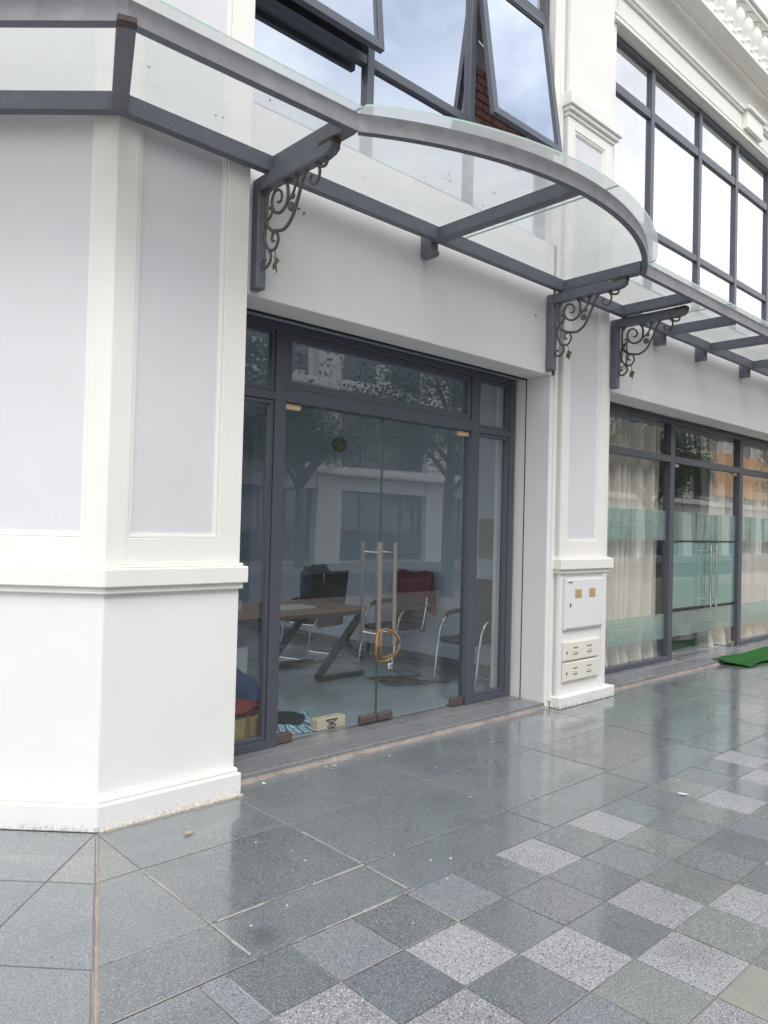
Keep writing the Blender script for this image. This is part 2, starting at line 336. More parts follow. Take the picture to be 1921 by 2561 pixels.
def tube(bm, pts, r, seg=8, cap=True, r1=None):
    pts = [Vector(p) for p in pts]; n = len(pts); rings = []
    d0 = (pts[1]-pts[0]).normalized(); up = Vector((0, 0, 1)) if abs(d0.z) < 0.9 else Vector((1, 0, 0))
    u = d0.cross(up).normalized()
    for i in range(n):
        d = (pts[min(i+1, n-1)]-pts[max(i-1, 0)]).normalized()
        u = (u - d*u.dot(d)).normalized(); w = d.cross(u)
        rr = r if r1 is None else r+(r1-r)*i/(n-1)
        rings.append([bm.verts.new(pts[i]+(u*math.cos(2*math.pi*k/seg)+w*math.sin(2*math.pi*k/seg))*rr) for k in range(seg)])
    for i in range(n-1):
        for k in range(seg):
            bm.faces.new((rings[i][k], rings[i][(k+1) % seg], rings[i+1][(k+1) % seg], rings[i+1][k]))
    if cap: bm.faces.new(rings[0][::-1]); bm.faces.new(rings[-1])
def spline(P, n=5):
    P = [Vector(p) for p in P]; out_ = []
    for i in range(len(P)-1):
        p0 = P[max(i-1, 0)]; p1 = P[i]; p2 = P[i+1]; p3 = P[min(i+2, len(P)-1)]
        for k in range(n):
            t = k/n
            out_.append(0.5*((2*p1)+(p2-p0)*t+(2*p0-5*p1+4*p2-p3)*t*t+(3*p1-p0-3*p2+p3)*t**3))
    out_.append(P[-1]); return out_
def lathe(bm, prof, c=(0, 0, 0), seg=14):
    rings = []
    for r, z in prof: rings.append([bm.verts.new((c[0]+r*math.cos(2*math.pi*k/seg), c[1]+r*math.sin(2*math.pi*k/seg), c[2]+z)) for k in range(seg)])
    for i in range(len(prof)-1):
        for k in range(seg): bm.faces.new((rings[i][k], rings[i][(k+1) % seg], rings[i+1][(k+1) % seg], rings[i+1][k]))
    bm.faces.new(rings[0][::-1]); bm.faces.new(rings[-1])
def tag(o, label=None, cat=None, group=None, kind=None):
    if label: o['label'] = label
    if cat: o['category'] = cat
    if group: o['group'] = group
    if kind: o['kind'] = kind
    return o
def empty(name, loc, label=None, cat=None, group=None, kind=None):
    o = bpy.data.objects.new(name, None); o.empty_display_size = 0.1; COL.objects.link(o); o.location = loc
    return tag(o, label, cat, group, kind)
def own(root):
    """children were built in world coordinates: keep them there under a moved empty"""
    for c in root.children:
        if c.matrix_parent_inverse == Matrix.Identity(4) and c.get('_abs', 1): c.location = Vector(c.location)-root.location
def clip(poly, a, n):
    """keep the side of the line through a where (p-a).n >= 0"""
    res = []
    for i in range(len(poly)):
        p, q = Vector(poly[i]), Vector(poly[(i+1) % len(poly)])
        dp, dq = (p-a).dot(n), (q-a).dot(n)
        if dp >= 0: res.append(p)
        if dp*dq < 0: res.append(p+(q-p)*(dp/(dp-dq)))
    return res
def copy_tree(o, parent=None):
    c = o.copy(); COL.objects.link(c)
    if parent is not None: c.parent = parent
    for ch in list(o.children): copy_tree(ch, c)
    return c

# ================================================================== GROUND
tag(box('ground', -160, 260, -160, 160, -0.6, -0.30, M_earth), kind='structure')
tag(box('road', -150, 250, -11.5, -4.0, -0.28, -0.13, M_asph), kind='structure')
bed = tag(box('pavement', -30, 60, -3.75, 9.0, -0.29, -0.0035, M_grout), kind='structure')
tag(box('kerb', -150, 250, -4.0, -3.76, -0.29, 0.0, M_kerb), kind='structure')
tag(box('far_pavement', -150, 250, -16.0, -11.5, -0.29, 0.0, M_kerb), kind='structure')
for k in range(14):
    x = -20+k*5.0
    box('lane_marking', x, x+2.4, -7.85, -7.73, -0.128, -0.124, M_white, bpy.data.objects['road'])

C0 = Vector((1.494, 3.555)); U22 = Vector((-math.sin(math.radians(22.5)), -math.cos(math.radians(22.5))))   # mitre direction
MN = Vector((math.cos(math.radians(22.5)), -math.sin(math.radians(22.5))))      # points to the A side
tile_cache = {}
def slab(pts, m, gap=0.004, tilt=True, top=0.0, parent=bed, name='tile', th=0.03):
    """one paving stone; pts counter-clockwise plan polygon"""
    c = sum((Vector(p) for p in pts), Vector((0, 0)))/len(pts)
    q = []
    n = len(pts)
    for i in range(n):
        p = Vector(pts[i]); d = (c-p); l = d.length
        if l < 0.01: continue
        q.append(p-c+d*min(0.5, gap*1.4/l))
    if len(q) < 3: return
    a = sum(q[i].x*q[(i+1) % len(q)].y-q[(i+1) % len(q)].x*q[i].y for i in range(len(q)))/2
    if abs(a) < 0.0006: return
    if a < 0: q = q[::-1]
    key = (m.name, th, tuple((round(v.x, 3), round(v.y, 3)) for v in q))
    if key not in tile_cache:
        bm = bmesh.new()
        bot = [bm.verts.new((v.x, v.y, -th)) for v in q]; mid = [bm.verts.new((v.x, v.y, -0.0015)) for v in q]
        tp = [bm.verts.new((v.x*(1-0.0022/max(v.length, .02)), v.y*(1-0.0022/max(v.length, .02)), 0)) for v in q]
        k = len(q)
        for i in range(k):
            j = (i+1) % k
            bm.faces.new((bot[i], bot[j], mid[j], mid[i])); bm.faces.new((mid[i], mid[j], tp[j], tp[i]))
        bm.faces.new(tp); me = bpy.data.meshes.new(name); bm.to_mesh(me); bm.free(); me.materials.append(m); tile_cache[key] = me
    o = bpy.data.objects.new(name, tile_cache[key]); COL.objects.link(o); o.parent = parent
    o.location = (c.x, c.y, top+0.0015+(random.uniform(-0.0006, 0.0012) if tilt else 0))
    if tilt: o.rotation_euler = (random.uniform(-1, 1)*0.0012, random.uniform(-1, 1)*0.0012, 0)
    return o
def rect(x0, x1, y0, y1): return [(x0, y0), (x1, y0), (x1, y1), (x0, y1)]
# side A: big border slabs parallel to the facade
def rowA(y0, y1, xs, gap=0.004, mats=(M_slab,)):
    for i in range(len(xs)-1):
        p = clip([Vector(v) for v in rect(xs[i], xs[i+1], y0, y1)], C0, MN)
        if len(p) > 2: slab(p, mats[i % len(mats)], gap)
xs0 = [1.494, 2.262]+[3.29+1.02*k for k in range(11)]
rowA(3.075, 3.75, xs0)
rowA(2.49, 3.075, xs0, 0.005)
rowA(2.185, 2.49, [0.4, 1.494, 2.255, 3.27, 4.27, 5.28, 6.3, 7.3, 8.3, 9.3, 10.3])
rowA(2.49, 3.075, [0.7, 1.494], 0.006)
# light wedge stones at the corner, side A and B
slab(clip([Vector(v) for v in rect(1.1, 1.494, 3.075, 3.555)], C0, MN), M_slab2, 0.005)
# checker field 0.29 m
spec = {(-2, 0): M_fld, (0, 0): M_fld, (-1, 1): M_fl, (-3, 1): M_fl, (2, 0): M_fl, (4, 0): M_fl, (1, 1): M_fld, (3, 1): M_fld, (0, 2): M_fl, (2, 2): M_fl, (5, 1): M_fld,
        (1, 3): M_fl, (-1, 3): M_fld, (-4, 2): M_fld, (-3, 2): M_slab, (-2, 3): M_slab2, (-3, 3): M_fl, (-4, 3): M_slab, (-1, 2): M_slab, (1, 2): M_slab, (-2, 1): M_slab, (-4, 1): M_slab, (0, 1): M_slab, (2, 1): M_slab, (1, 0): M_slab, (3, 0): M_slab, (5, 0): M_slab, (-1, 0): M_slab, (0, 3): M_slab2, (2, 3): M_slab2, (4, 1): M_slab2, (6, 1): M_slab2, (3, 2): M_slab2, (5, 2): M_slab, (-1, 4): M_slab, (7, 1): M_fl, (4, 2): M_fld, (3, 3): M_fl, (0, 4): M_fl, (1, 4): M_beige, (-2, 2): M_fl, (6, 0): M_fld, (6, 2): M_fld, (9, 1): M_fl, (8, 0): M_fld}
G = 0.2895
for j in range(13):
    y1 = 2.185-0.2855*j; y0 = y1-0.2855
    for i in range(-12, 26):
        x0 = 2.215+G*i; x1 = x0+G
        if j == 0 and i <= -3: continue
        m = spec.get((i, j))
        if m is None:
            if (i+j) % 2 == 0: m = random.choice([M_fl, M_fl, M_fld])
            else: m = random.choice([M_slab, M_slab2, M_slab2, M_slab]) if i > 2 else random.choice([M_slab, M_slab, M_slab2])
        if j == 0 and i > 11: m = M_slab
        p = clip([Vector(v) for v in rect(x0, x1, y0, y1)], C0, MN)
        if len(p) > 2: slab(p, m, 0.0028)
for a, b_, m in ((0.5, 1.272, M_slab), (1.272, 1.365, M_fld), (1.365, 1.636, M_slab)):
    p = clip([Vector(v) for v in rect(a, b_, 1.8995, 2.185)], C0, MN)
    if len(p) > 2: slab(p, m)
# side B: rows parallel to the 45 degree face
UB = Vector((-1, 1)).normalized(); NB = Vector((-1, -1)).normalized()
def rowB(d0, d1, us, mats, gap=0.004):
    for i in range(len(us)-1):
        pts = [C0+UB*us[i]+NB*d0, C0+UB*us[i+1]+NB*d0, C0+UB*us[i+1]+NB*d1, C0+UB*us[i]+NB*d1]
        p = clip(pts[::-1], C0, -MN)
        if len(p) > 2: slab(p, mats[i % len(mats)], gap)
rowB(0.0, 0.485, [0.0, 1.03, 2.05, 3.1], (M_slab,))
rowB(0.485, 1.07, [-1.0, 0.0, 1.0, 2.0, 3.0], (M_slab,), 0.005)
rowB(0.0, 0.485, [-0.6, 0.0], (M_slab2,), 0.005)
rowB(1.07, 1.8, [-1.5, 0.6, 2.6], (M_slab,), 0.005)
for d in range(5): rowB(1.8+0.3*d, 2.1+0.3*d, [-2+0.3*k for k in range(18)], (M_slab, M_fl) if d % 2 else (M_fl, M_slab), 0.003)
# rust-brown sealant down the mitre joint
bm = bmesh.new()
a0 = C0+Vector((0.0, -0.03)); prev = None
for k in range(76):
    c = a0+U22*(0.025*k)+MN*random.uniform(-.0015, .0015); w = (0.003 if k < 19 else 0.0065+0.0022*math.sin(k*.5))*random.uniform(0.6, 1.25)
    l = bm.verts.new((c.x-MN.x*w, c.y-MN.y*w, 0.0022)); m_ = bm.verts.new((c.x, c.y, 0.0045)); r = bm.verts.new((c.x+MN.x*w, c.y+MN.y*w, 0.0022))
    if prev: bm.faces.new((prev[0], prev[1], m_, l)); bm.faces.new((prev[1], prev[2], r, m_))
    prev = (l, m_, r)
fin(bm, 'joint_sealant', M_sealant, bed)

M_smear = simple('cement_smear', (0.36, 0.34, 0.315), 0.9, 0, 0.3, 20, 0.2)
def smear(x0, y0, x1, y1, w):
    a = Vector((x0, y0)); b_ = Vector((x1, y1)); d = (b_-a); n = int(d.length/0.02); d.normalize(); q = Vector((-d.y, d.x)); pr = None
    bm = bmesh.new(); ph = random.random()*6
    for k in range(n+1):
        c = a+d*(0.02*k); ww = w*(0.55+0.35*math.sin(k*0.21+ph)+random.uniform(-.3, .3)); ww = max(0.0015, ww)
        l = bm.verts.new((*(c-q*ww), 0.0030)); r = bm.verts.new((*(c+q*ww*random.uniform(.6, 1)), 0.0034))
        if pr: bm.faces.new((pr[0], pr[1], r, l))
        pr = (l, r)
    fin(bm, 'joint_smear', M_smear, bed)
for a in ((1.494, 3.06, 1.494, 2.2, 0.008), (1.52, 2.49, 2.26, 2.49, 0.009), (2.262, 2.95, 2.258, 2.5, 0.008), (2.256, 2.47, 2.25, 2.2, 0.008), (1.64, 2.187, 2.3, 2.187, 0.009), (1.5, 3.076, 2.26, 3.076, 0.004),
          (2.3, 2.49, 5.2, 2.49, 0.0028), (2.9, 3.077, 4.3, 3.077, 0.0025), (1.365, 2.15, 1.365, 1.88, 0.003), (1.27, 2.16, 1.272, 1.9, 0.003), (0.9, 2.187, 1.5, 2.187, 0.004), (1.12, 2.49, 1.48, 2.49, 0.0035), (2.215, 2.16, 2.215, 1.62, 0.0028), (1.65, 1.90, 2.3, 1.90, 0.0028), (1.9, 1.33, 2.3, 1.33, 0.003)):
    smear(*a)

# ================================================================== CORNER SHOPHOUSE
H1 = empty('shophouse', (1.5, 3.6, 0), 'corner shophouse with chamfered white column, glass entrance and two open top windows', 'building')
YF = 3.71           # fascia plane
CW = Vector((1.525, 3.62))
def cpt(u, d, face):
    """point on column face: u along, d outwards"""
    if face == 'A': return Vector((CW.x+u, CW.y-d))
    return CW+UB*u+NB*d
def corner(d): return CW+Vector((-d*math.tan(math.radians(22.5)), -d))
def ring(d, r=0.0, L_=3.2):
    c = corner(d); e = c+UB*L_
    return [c, (2.29+r, 3.62-d), (2.29+r, 3.98), (2.0, 3.98), (2.0, 4.6), (e.x+1.0, e.y+0.4), e]
def colpart(name, d, z0, z1, m, r=0.0, bevel=0.0, parent=None): return pris(name, ring(d, r), z0, z1, m, parent, bevel)
col_ = colpart('chamfered_column', -0.022, 1.27, 7.4, M_lav, 0.0, 0.0, H1)
colpart('dado_wall', 0.0, 0.149, 1.136, M_white, 0.0, 0.004, col_)
colpart('moulding', 0.028, 1.136, 1.170, M_cream, 0.012, 0.005, col_)
colpart('ledge', 0.052, 1.170, 1.262, M_cream, 0.028, 0.006, col_)
colpart('moulding', 0.022, 1.262, 1.278, M_cream, 0.012, 0.004, col_)
colpart('plinth', 0.062, 0.0015, 0.127, M_white, 0.012, 0.006, col_)
colpart('moulding', 0.036, 0.127, 0.149, M_cream, 0.006, 0.007, col_)
# raised frames round the recessed panels
def facebox(bm, face, u0, u1, d0, d1, z0, z1):
    q = [cpt(u0, d1, face), cpt(u1, d1, face), cpt(u1, d0, face), cpt(u0, d0, face)]
    prism(bm, [(p.x, p.y) for p in q], z0, z1)
ZP0, ZP1 = 1.412, 6.4
def wrap(name, u, d, z0, z1, m, back=-0.03):
    b0 = cpt(u, d, 'B'); c = corner(d); a0_ = cpt(u, d, 'A'); a1_ = cpt(u, back, 'A'); cb_ = corner(back); b1_ = cpt(u, back, 'B')
    pris(name, [b0, c, a0_, a1_, cb_, b1_], z0, z1, m, col_, 0.003)
wrap('frame', 0.112, 0.0, 1.278, 7.4, M_cream)
bm = bmesh.new(); facebox(bm, 'A', 0.622, 0.765, -0.03, 0.0, 1.278, 7.4); fin(bm, 'frame', M_cream, col_, bevel=0.003)
bm = bmesh.new(); facebox(bm, 'A', 0.112, 0.622, -0.03, 0.0, 1.278, ZP0); fin(bm, 'frame', M_cream, col_, bevel=0.003)
bm = bmesh.new(); facebox(bm, 'B', 0.112, 2.9, -0.03, 0.0, 1.278, ZP0); fin(bm, 'frame', M_cream, col_, bevel=0.003)
bm = bmesh.new(); facebox(bm, 'B', 0.78, 0.90, -0.03, 0.0, ZP0, 7.4); fin(bm, 'frame', M_cream, col_, bevel=0.003)
def panel_mould(face, u0, u1, z0, z1, m, parent, w=0.022, fb=None):
    fb = fb or facebox
    bm = bmesh.new()
    for (a, b_, d) in ((0, w*0.55, -0.007), (w*0.55, w, -0.014)):
        fb(bm, face, u0+a, u0+b_, -0.03, d, z0+a, z1-a); fb(bm, face, u1-b_, u1-a, -0.03, d, z0+a, z1-a)
        fb(bm, face, u0+b_, u1-b_, -0.03, d, z0+a, z0+b_); fb(bm, face, u0+b_, u1-b_, -0.03, d, z1-b_, z1-a)
    return fin(bm, 'panel_moulding', m, parent)
panel_mould('A', 0.114, 0.620, ZP0+.002, ZP1, M_cream, col_); panel_mould('B', 0.114, 0.778, ZP0+.002, ZP1, M_cream, col_)
# peeling mortar under the plinth
bm = bmesh.new()
for k in range(60):
    u = k*0.0132+random.uniform(-.004, .004); c = cpt(u, 0.064, 'A'); s = random.uniform(0.006, 0.02)
    prism(bm, [(c.x-0.012, c.y-s*1.3), (c.x+0.012, c.y-s), (c.x+0.012, c.y+0.01), (c.x-0.012, c.y+0.01)], 0.0012, 0.004+s*0.5)
fin(bm, 'loose_mortar', simple('pale_mortar', (0.52, 0.48, 0.41), 0.95, 0, 0.35, 30, 0.6), col_)

# fascia walls (both sides of the openings)
fw = box('fascia_wall', 2.0, 5.44, YF, 4.00, 2.82, 3.94, M_fascia, H1, 0.004)
for (x, z) in ((5.13, 3.285), (2.69, 3.42), (3.22, 3.66), (2.73, 3.405)):
    bm = bmesh.new(); tube(bm, [(x, YF-0.012, z), (x, YF, z+.002)], 0.0055, 6); fin(bm, 'nail', M_iron, fw)
box('upper_wall', 2.0, 5.44, 3.70, 4.0, 6.30, 7.6, M_cream, H1)
box('party_wall', 5.38, 6.33, YF, 4.30, 0.0, 7.6, M_cream, H1, 0.003)
box('jamb', 5.36, 5.385, YF+.003, 3.948, 0.047, 2.818, M_grey, H1)
box('jamb', 5.36, 5.385, 3.962, 4.06, 0.047, 2.818, M_grey, H1)
box('shutter_guide', 5.362, 5.38, 3.949, 3.961, 0.047, 2.818, M_alud, H1)
box('shutter_slot', 2.3, 5.36, 3.945, 3.975, 2.812, 2.8195, M_alud, H1)
box('upper_jamb', 5.33, 5.44, 3.705, 4.0, 3.942, 6.298, M_cream, H1)
# central pillar
def pbox(bm, face, u0, u1, d0, d1, z0, z1): bx(bm, 5.47+u0, 5.47+u1, 3.65-d1, 3.65-d0, z0, z1)
pil = box('pillar', 5.47, 6.195, 3.672, 3.74, 0.0, 6.6, M_lav, H1)
def pp(name, x0, x1, y0, z0, z1, m, bev=0.003): return box(name, x0, x1, y0, 3.671, z0, z1, m, pil, bev)
pp('frame', 5.47, 5.572, 3.65, 1.275, 5.074, M_cream); pp('frame', 6.065, 6.195, 3.65, 1.275, 5.074, M_cream)
pp('frame', 5.572, 6.065, 3.65, 1.275, 1.405, M_cream); pp('frame', 5.572, 6.065, 3.65, 4.985, 5.074, M_cream)
panel_mould('P', 0.104, 0.593, 1.407, 4.983, M_cream, pil, 0.026, pbox)
box('dado_shaft', 5.462, 6.20, 3.655, 3.6712, 0.10, 1.138, M_white, pil, 0.003)
box('frame', 5.462, 5.51, 3.64, 3.6548, 0.10, 1.138, M_white, pil, 0.002)
box('frame', 6.145, 6.20, 3.64, 3.6548, 0.10, 1.138, M_white, pil, 0.002)
box('moulding', 5.445, 6.235, 3.622, 3.71, 1.138, 1.172, M_cream, pil, 0.005)
box('ledge', 5.425, 6.265, 3.600, 3.70, 1.172, 1.262, M_cream, pil, 0.006)
box('moulding', 5.445, 6.235, 3.622, 3.71, 1.262, 1.2745, M_cream, pil, 0.003)
box('plinth', 5.43, 6.31, 3.595, 3.70, 0.0015, 0.10, M_white, pil, 0.007)
box('capital', 5.445, 6.25, 3.612, 3.74, 5.112, 5.15, M_cream, pil, 0.006)
box('capital', 5.425, 6.27, 3.592, 3.74, 5.15, 5.26, M_cream, pil, 0.006)
box('capital', 5.46, 6.21, 3.635, 3.74, 5.075, 5.112, M_cream, pil, 0.006)
box('upper_shaft', 5.48, 6.185, 3.65, 3.70, 5.26, 7.6, M_cream, pil, 0.004)
box('return_strip', 5.41, 5.452, 3.69, 3.7099, 0.06, 7.4, M_cream, H1, 0.003)

# door step: two granite slabs with mortar edge
box('door_step', 2.27, 5.425, 3.72, 3.935, 0.004, 0.047, M_step, H1, 0.003)
box('door_step', 2.27, 5.36, 3.938, 4.14, 0.004, 0.051, M_step, H1, 0.003)
def ragged(x0, x1, y, parent, n=90, h=0.026):
    bm = bmesh.new(); pr = None
    for k in range(n+1):
        x = x0+(x1-x0)*k/n; a = random.uniform(0.35, 1.0)*(0.65+0.35*math.sin(k*0.21+x0)); w = random.uniform(0.003, 0.018)+0.012*math.sin(k*0.33)**2
        P = [bm.verts.new((x, y, h*(0.75+0.3*a))), bm.verts.new((x, y-w*0.5, h*0.7*a)), bm.verts.new((x, y-w*1.3, 0.0016))]
        if pr: [bm.faces.new((pr[i], pr[i+1], P[i+1], P[i])) for i in range(2)]
        pr = P
    return fin(bm, 'mortar_edge', M_mud, parent)
ragged(2.30, 5.42, 3.7195, H1)

# shopfront frame at y 4.05
YG = 4.05
def frame_grid(parent, boxes, y0=YG, dep=0.07, m=M_alu, name='frame_profile'):
    o = []
    for x0, x1, z0, z1 in boxes: o.append(box(name, x0, x1, y0, y0+dep, z0, z1, m, parent, 0.0025))
    return o
sf = box('shopfront_frame', 2.2, 5.33, YG-0.004, YG+0.08, 2.765, 2.819, M_alu, H1, 0.003)
frame_grid(sf, [(2.795, 2.883, 0.052, 2.7645), (4.755, 4.845, 0.052, 2.7645), (5.27, 5.332, 0.052, 2.7645)], dep=0.085, name='mullion')
frame_grid(sf, [(2.884, 4.754, 2.305, 2.395)], dep=0.085, name='transom')
frame_grid(sf, [(2.2, 2.794, 2.305, 2.362), (4.846, 5.269, 2.305, 2.352), (2.2, 2.794, 0.052, 0.105), (4.846, 5.269, 0.052, 0.105)], dep=0.07, name='transom')
# inner beads and gaskets
def beads(parent, x0, x1, z0, z1, y=YG, w=0.026, back=0.03, m=M_alu):
    bm = bmesh.new()
    bx(bm, x0, x0+w, y+back*0.35, y+back+0.02, z0, z1); bx(bm, x1-w, x1, y+back*0.35, y+back+0.02, z0, z1)
    bx(bm, x0+w, x1-w, y+back*0.35, y+back+0.02, z0, z0+w); bx(bm, x0+w, x1-w, y+back*0.35, y+back+0.02, z1-w, z1)
    g = 0.006
    return fin(bm, 'glazing_bead', m, parent, bevel=0.002)
def pane(x0, x1, z0, z1, m, parent, y=YG+0.045, name='pane'):
    return box(name, x0, x1, y, y+0.0005, z0, z1, m, parent) if False else quad(name, x0, x1, y, z0, z1, m, parent)
def quad(name, x0, x1, y, z0, z1, m, parent):
    bm = bmesh.new(); v = [bm.verts.new(p) for p in ((x0, y, z0), (x1, y, z0), (x1, y, z1), (x0, y, z1))]; bm.faces.new(v)
    me = bpy.data.meshes.new(name); bm.to_mesh(me); bm.free(); return link(name, me, m, parent)
for (x0, x1, z0, z1) in ((2.2, 2.794, 2.363, 2.764), (2.2, 2.794, 0.106, 2.304), (4.846, 5.269, 2.353, 2.764), (4.846, 5.269, 0.106, 2.304), (2.884, 4.754, 2.396, 2.764)):
    w = 0.026 if x1-x0 < 1 else 0.045
    beads(sf, x0, x1, z0, z1, w=w); pane(x0+w-.004, x1-w+.004, z0+w-.004, z1-w+.004, M_glass, sf)
# frameless glass door leaves with patches and long handles
def bar_handle(x, y, z0, z1, parent, m=M_inox, side=0.0):
    bm = bmesh.new(); tube(bm, [(x, y, z0), (x, y, z1)], 0.0155, 14)
    for z in (z0+0.085, z1-0.075): tube(bm, [(x, y, z), (x, YG+0.044, z)], 0.009, 10)
    return fin(bm, 'handle', m, parent, smooth=False)
def door_leaf(x0, x1, hx, hinge_left, patchm, botm):
    d = quad('door_leaf', x0, x1, YG+0.044, 0.078, 2.298, M_glass, H1)
    e = box('glass_edge', (x1-0.004 if hinge_left else x0), (x1 if hinge_left else x0+0.004), YG+0.038, YG+0.050, 0.08, 2.296, M_dedge, d)
    a, b_ = (x0+0.0, x0+0.135) if hinge_left else (x1-0.135, x1)
    box('patch_fitting', a, b_, YG+0.024, YG+0.062, 2.262, 2.302, patchm, d, 0.003)
    box('patch_fitting', a, b_, YG+0.020, YG+0.066, 0.058, 0.118, botm, d, 0.003)
    a, b_ = (x1-0.155, x1-0.004) if hinge_left else (x0+0.004, x0+0.155)
    box('lock_patch', a, b_, YG+0.022, YG+0.064, 0.072, 0.122, M_brownp, d, 0.003)
    bar_handle(hx, YG-0.052, 0.634, 1.385, d); bar_handle(hx, YG+0.125, 0.634, 1.385, d)
    return d
door_leaf(2.886, 3.789, 3.712, True, M_wrap, M_brownp)
door_leaf(3.794, 4.752, 3.862, False, M_wrap, M_brownp)

# ---- upper windows of the corner house (y 3.78)
YU = 3.78
uw = empty('upper_window', (2.3, YU, 3.94)); uw.parent = H1; uw.location = (2.3-1.5, YU-3.6, 3.94)
uw['_abs'] = 0
def ubox(name, x0, x1, y0, y1, z0, z1, m, bev=0.002):
    o = box(name, x0, x1, y0, y1, z0, z1, m, uw, bev); o.location = (-2.3, -YU, -3.94); return o
def upane(x0, x1, z0, z1, m, y=YU+0.025):
    o = quad('pane', x0, x1, y, z0, z1, m, uw); o.location = (-2.3, -YU, -3.94); return o
TZ0, TZ1, UZ0, UZ1 = 4.600, 4.662, 5.84, 5.915
cols = [2.30, 3.305, 4.35, 5.33]
for i in (1, 2): ubox('mullion', cols[i]-0.03, cols[i]+0.03, YU-0.01, YU+0.06, 3.942, 6.298, M_alu)
ubox('frame_profile', 2.27, 2.335, YU-0.01, YU+0.06, 3.942, 6.298, M_alu); ubox('frame_profile', 5.275, 5.329, YU-0.01, YU+0.06, 3.942, 6.298, M_alu)
for i in range(3):
    a = cols[i]+0.031+(0.005 if i == 0 else 0); b_ = cols[i+1]-0.031-(0.025 if i == 2 else 0)
    for z0, z1 in ((3.942, 3.99), (TZ0, TZ1), (UZ0, UZ1), (6.25, 6.298)): ubox('transom', a, b_, YU-0.005, YU+0.055, z0, z1, M_alu)
    upane(a, b_, 3.99, TZ0, M_rglass); upane(a, b_, UZ1, 6.25, M_rglass)
    if i == 1: upane(a, b_, TZ1, UZ0, M_rglass)
def sash(x0, x1, out_y, label):
    """top hung sash swung out at the bottom, built around its hinge line"""
    z1 = UZ0-0.004; h = z1-(TZ0+0.03); ang = math.asin((YU-out_y)/h)
    root = box('open_sash', x0, x0+0.05, -0.022, 0.022, -h, 0, M_alu, H1, 0.002)
    root.location = (0, YU, z1); root.rotation_euler = (-ang, 0, 0); root['_abs'] = 1
    if label: root['label'] = label
    for (a, b_, c, d) in ((x1-0.05, x1, -h, 0), (x0+0.05, x1-0.05, -h, -h+0.055), (x0+0.05, x1-0.05, -0.055, 0)):
        box('sash_profile', a, b_, -0.022, 0.022, c, d, M_alu, root, 0.002)
    for (a, b_, c, d) in ((x0+0.05, x0+0.064, -h+.055, -.055), (x1-0.064, x1-0.05, -h+.055, -.055), (x0+0.064, x1-0.064, -h+0.055, -h+0.069), (x0+0.064, x1-0.064, -0.069, -0.055)):
        box('glazing_bead', a, b_, -0.014, 0.010, c, d, M_alu, root)
    o = quad('pane', x0+0.05, x1-0.05, -0.004, -h+0.05, -0.05, M_rglass, root)
    bm = bmesh.new(); tube(bm, [(x0+0.03, 0.02, -h*0.55), (x0+0.015, 0.16, -h*0.32)], 0.006, 6); fin(bm, 'stay', M_chrome, root)
    return root
sash(2.345, 3.30, 3.655, 'left open top-hung sash over the entrance')
sash(4.385, 5.285, 3.60, 'right open top-hung sash showing brickwork behind it')
# room behind the upper windows: unplastered brick return seen through the opening
rb = empty('brick_wall', (0, 0, 0)); rb.parent = H1; rb.location = (-1.5, -3.6, 0); rb['_abs'] = 0
box('mortar_core', 4.45, 5.9, 4.02, 4.20, 3.9, 6.4, M_mud, rb)
bmq = bpy.data.meshes.new('brick'); b0 = bmesh.new(); bx(b0, 0, 0.19, 0, 0.02, 0, 0.055); bmesh.ops.recalc_face_normals(b0, faces=b0.faces); b0.to_mesh(bmq); b0.free(); bmq.materials.append(M_brick)
for r in range(20):
    for c in range(7):
        x = 4.22+c*0.205+(0.1 if r % 2 else 0)
        o = bpy.data.objects.new('brick', bmq); COL.objects.link(o); o.parent = rb; o.location = (x+.24, 3.998+random.uniform(0, .006), 3.95+r*0.068)
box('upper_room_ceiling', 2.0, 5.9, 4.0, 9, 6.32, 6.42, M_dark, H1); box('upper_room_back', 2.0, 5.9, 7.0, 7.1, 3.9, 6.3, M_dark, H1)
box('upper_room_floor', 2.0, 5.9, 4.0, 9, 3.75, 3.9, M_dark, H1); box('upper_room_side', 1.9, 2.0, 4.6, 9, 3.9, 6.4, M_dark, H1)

# ---- ground-floor room
box('room_ceiling', 2.05, 5.9, 4.0, 9.1, 3.0, 3.1, M_room, H1)
box('room_side_wall', 5.86, 5.92, 4.301, 9.1, 0.0, 3.0, M_room, H1)
box('room_back_wall', 2.05, 5.86, 9.0, 9.1, 0.0, 3.0, M_room, H1)
sw = box('added_side_glazing', 2.05, 2.12, 4.65, 9.1, 2.7, 3.0, M_alu, H1)  # unseen glazed side, added in place of a wall to brighten the room
for k in range(5): box('mullion', 2.05, 2.12, 4.65+1.08*k, 4.73+1.08*k, 0.0, 2.7, M_alu, sw)
bm = bmesh.new(); bm.faces.new([bm.verts.new(p) for p in ((2.085, 4.65, 0.05), (2.085, 9.0, 0.05), (2.085, 9.0, 2.7), (2.085, 4.65, 2.7))]); fin(bm, 'pane', M_cglass, sw)
box('skirting', 5.842, 5.8595, 4.31, 8.99, 0.055, 0.155, M_roomd, H1)
rf = box('room_floor', 2.05, 5.86, 4.141, 9.0, -0.02, 0.046, M_grout, H1)
for i in range(9):
    for j in range(9):
        x0, y0 = 5.84-0.6*(i+1), 4.16+0.6*j
        if x0 < 2.03 or y0+0.6 > 9.0: continue
        o = slab(rect(x0, x0+0.6, y0, y0+0.6), M_rfloor, 0.001, False, 0.049, rf, th=0.004)
# notice board
tag(box('notice_board', 5.832, 5.8585, 4.58, 4.85, 1.21, 1.60, M_board, None, 0.003), 'dull green board fixed to the room side wall behind the narrow pane', 'board')

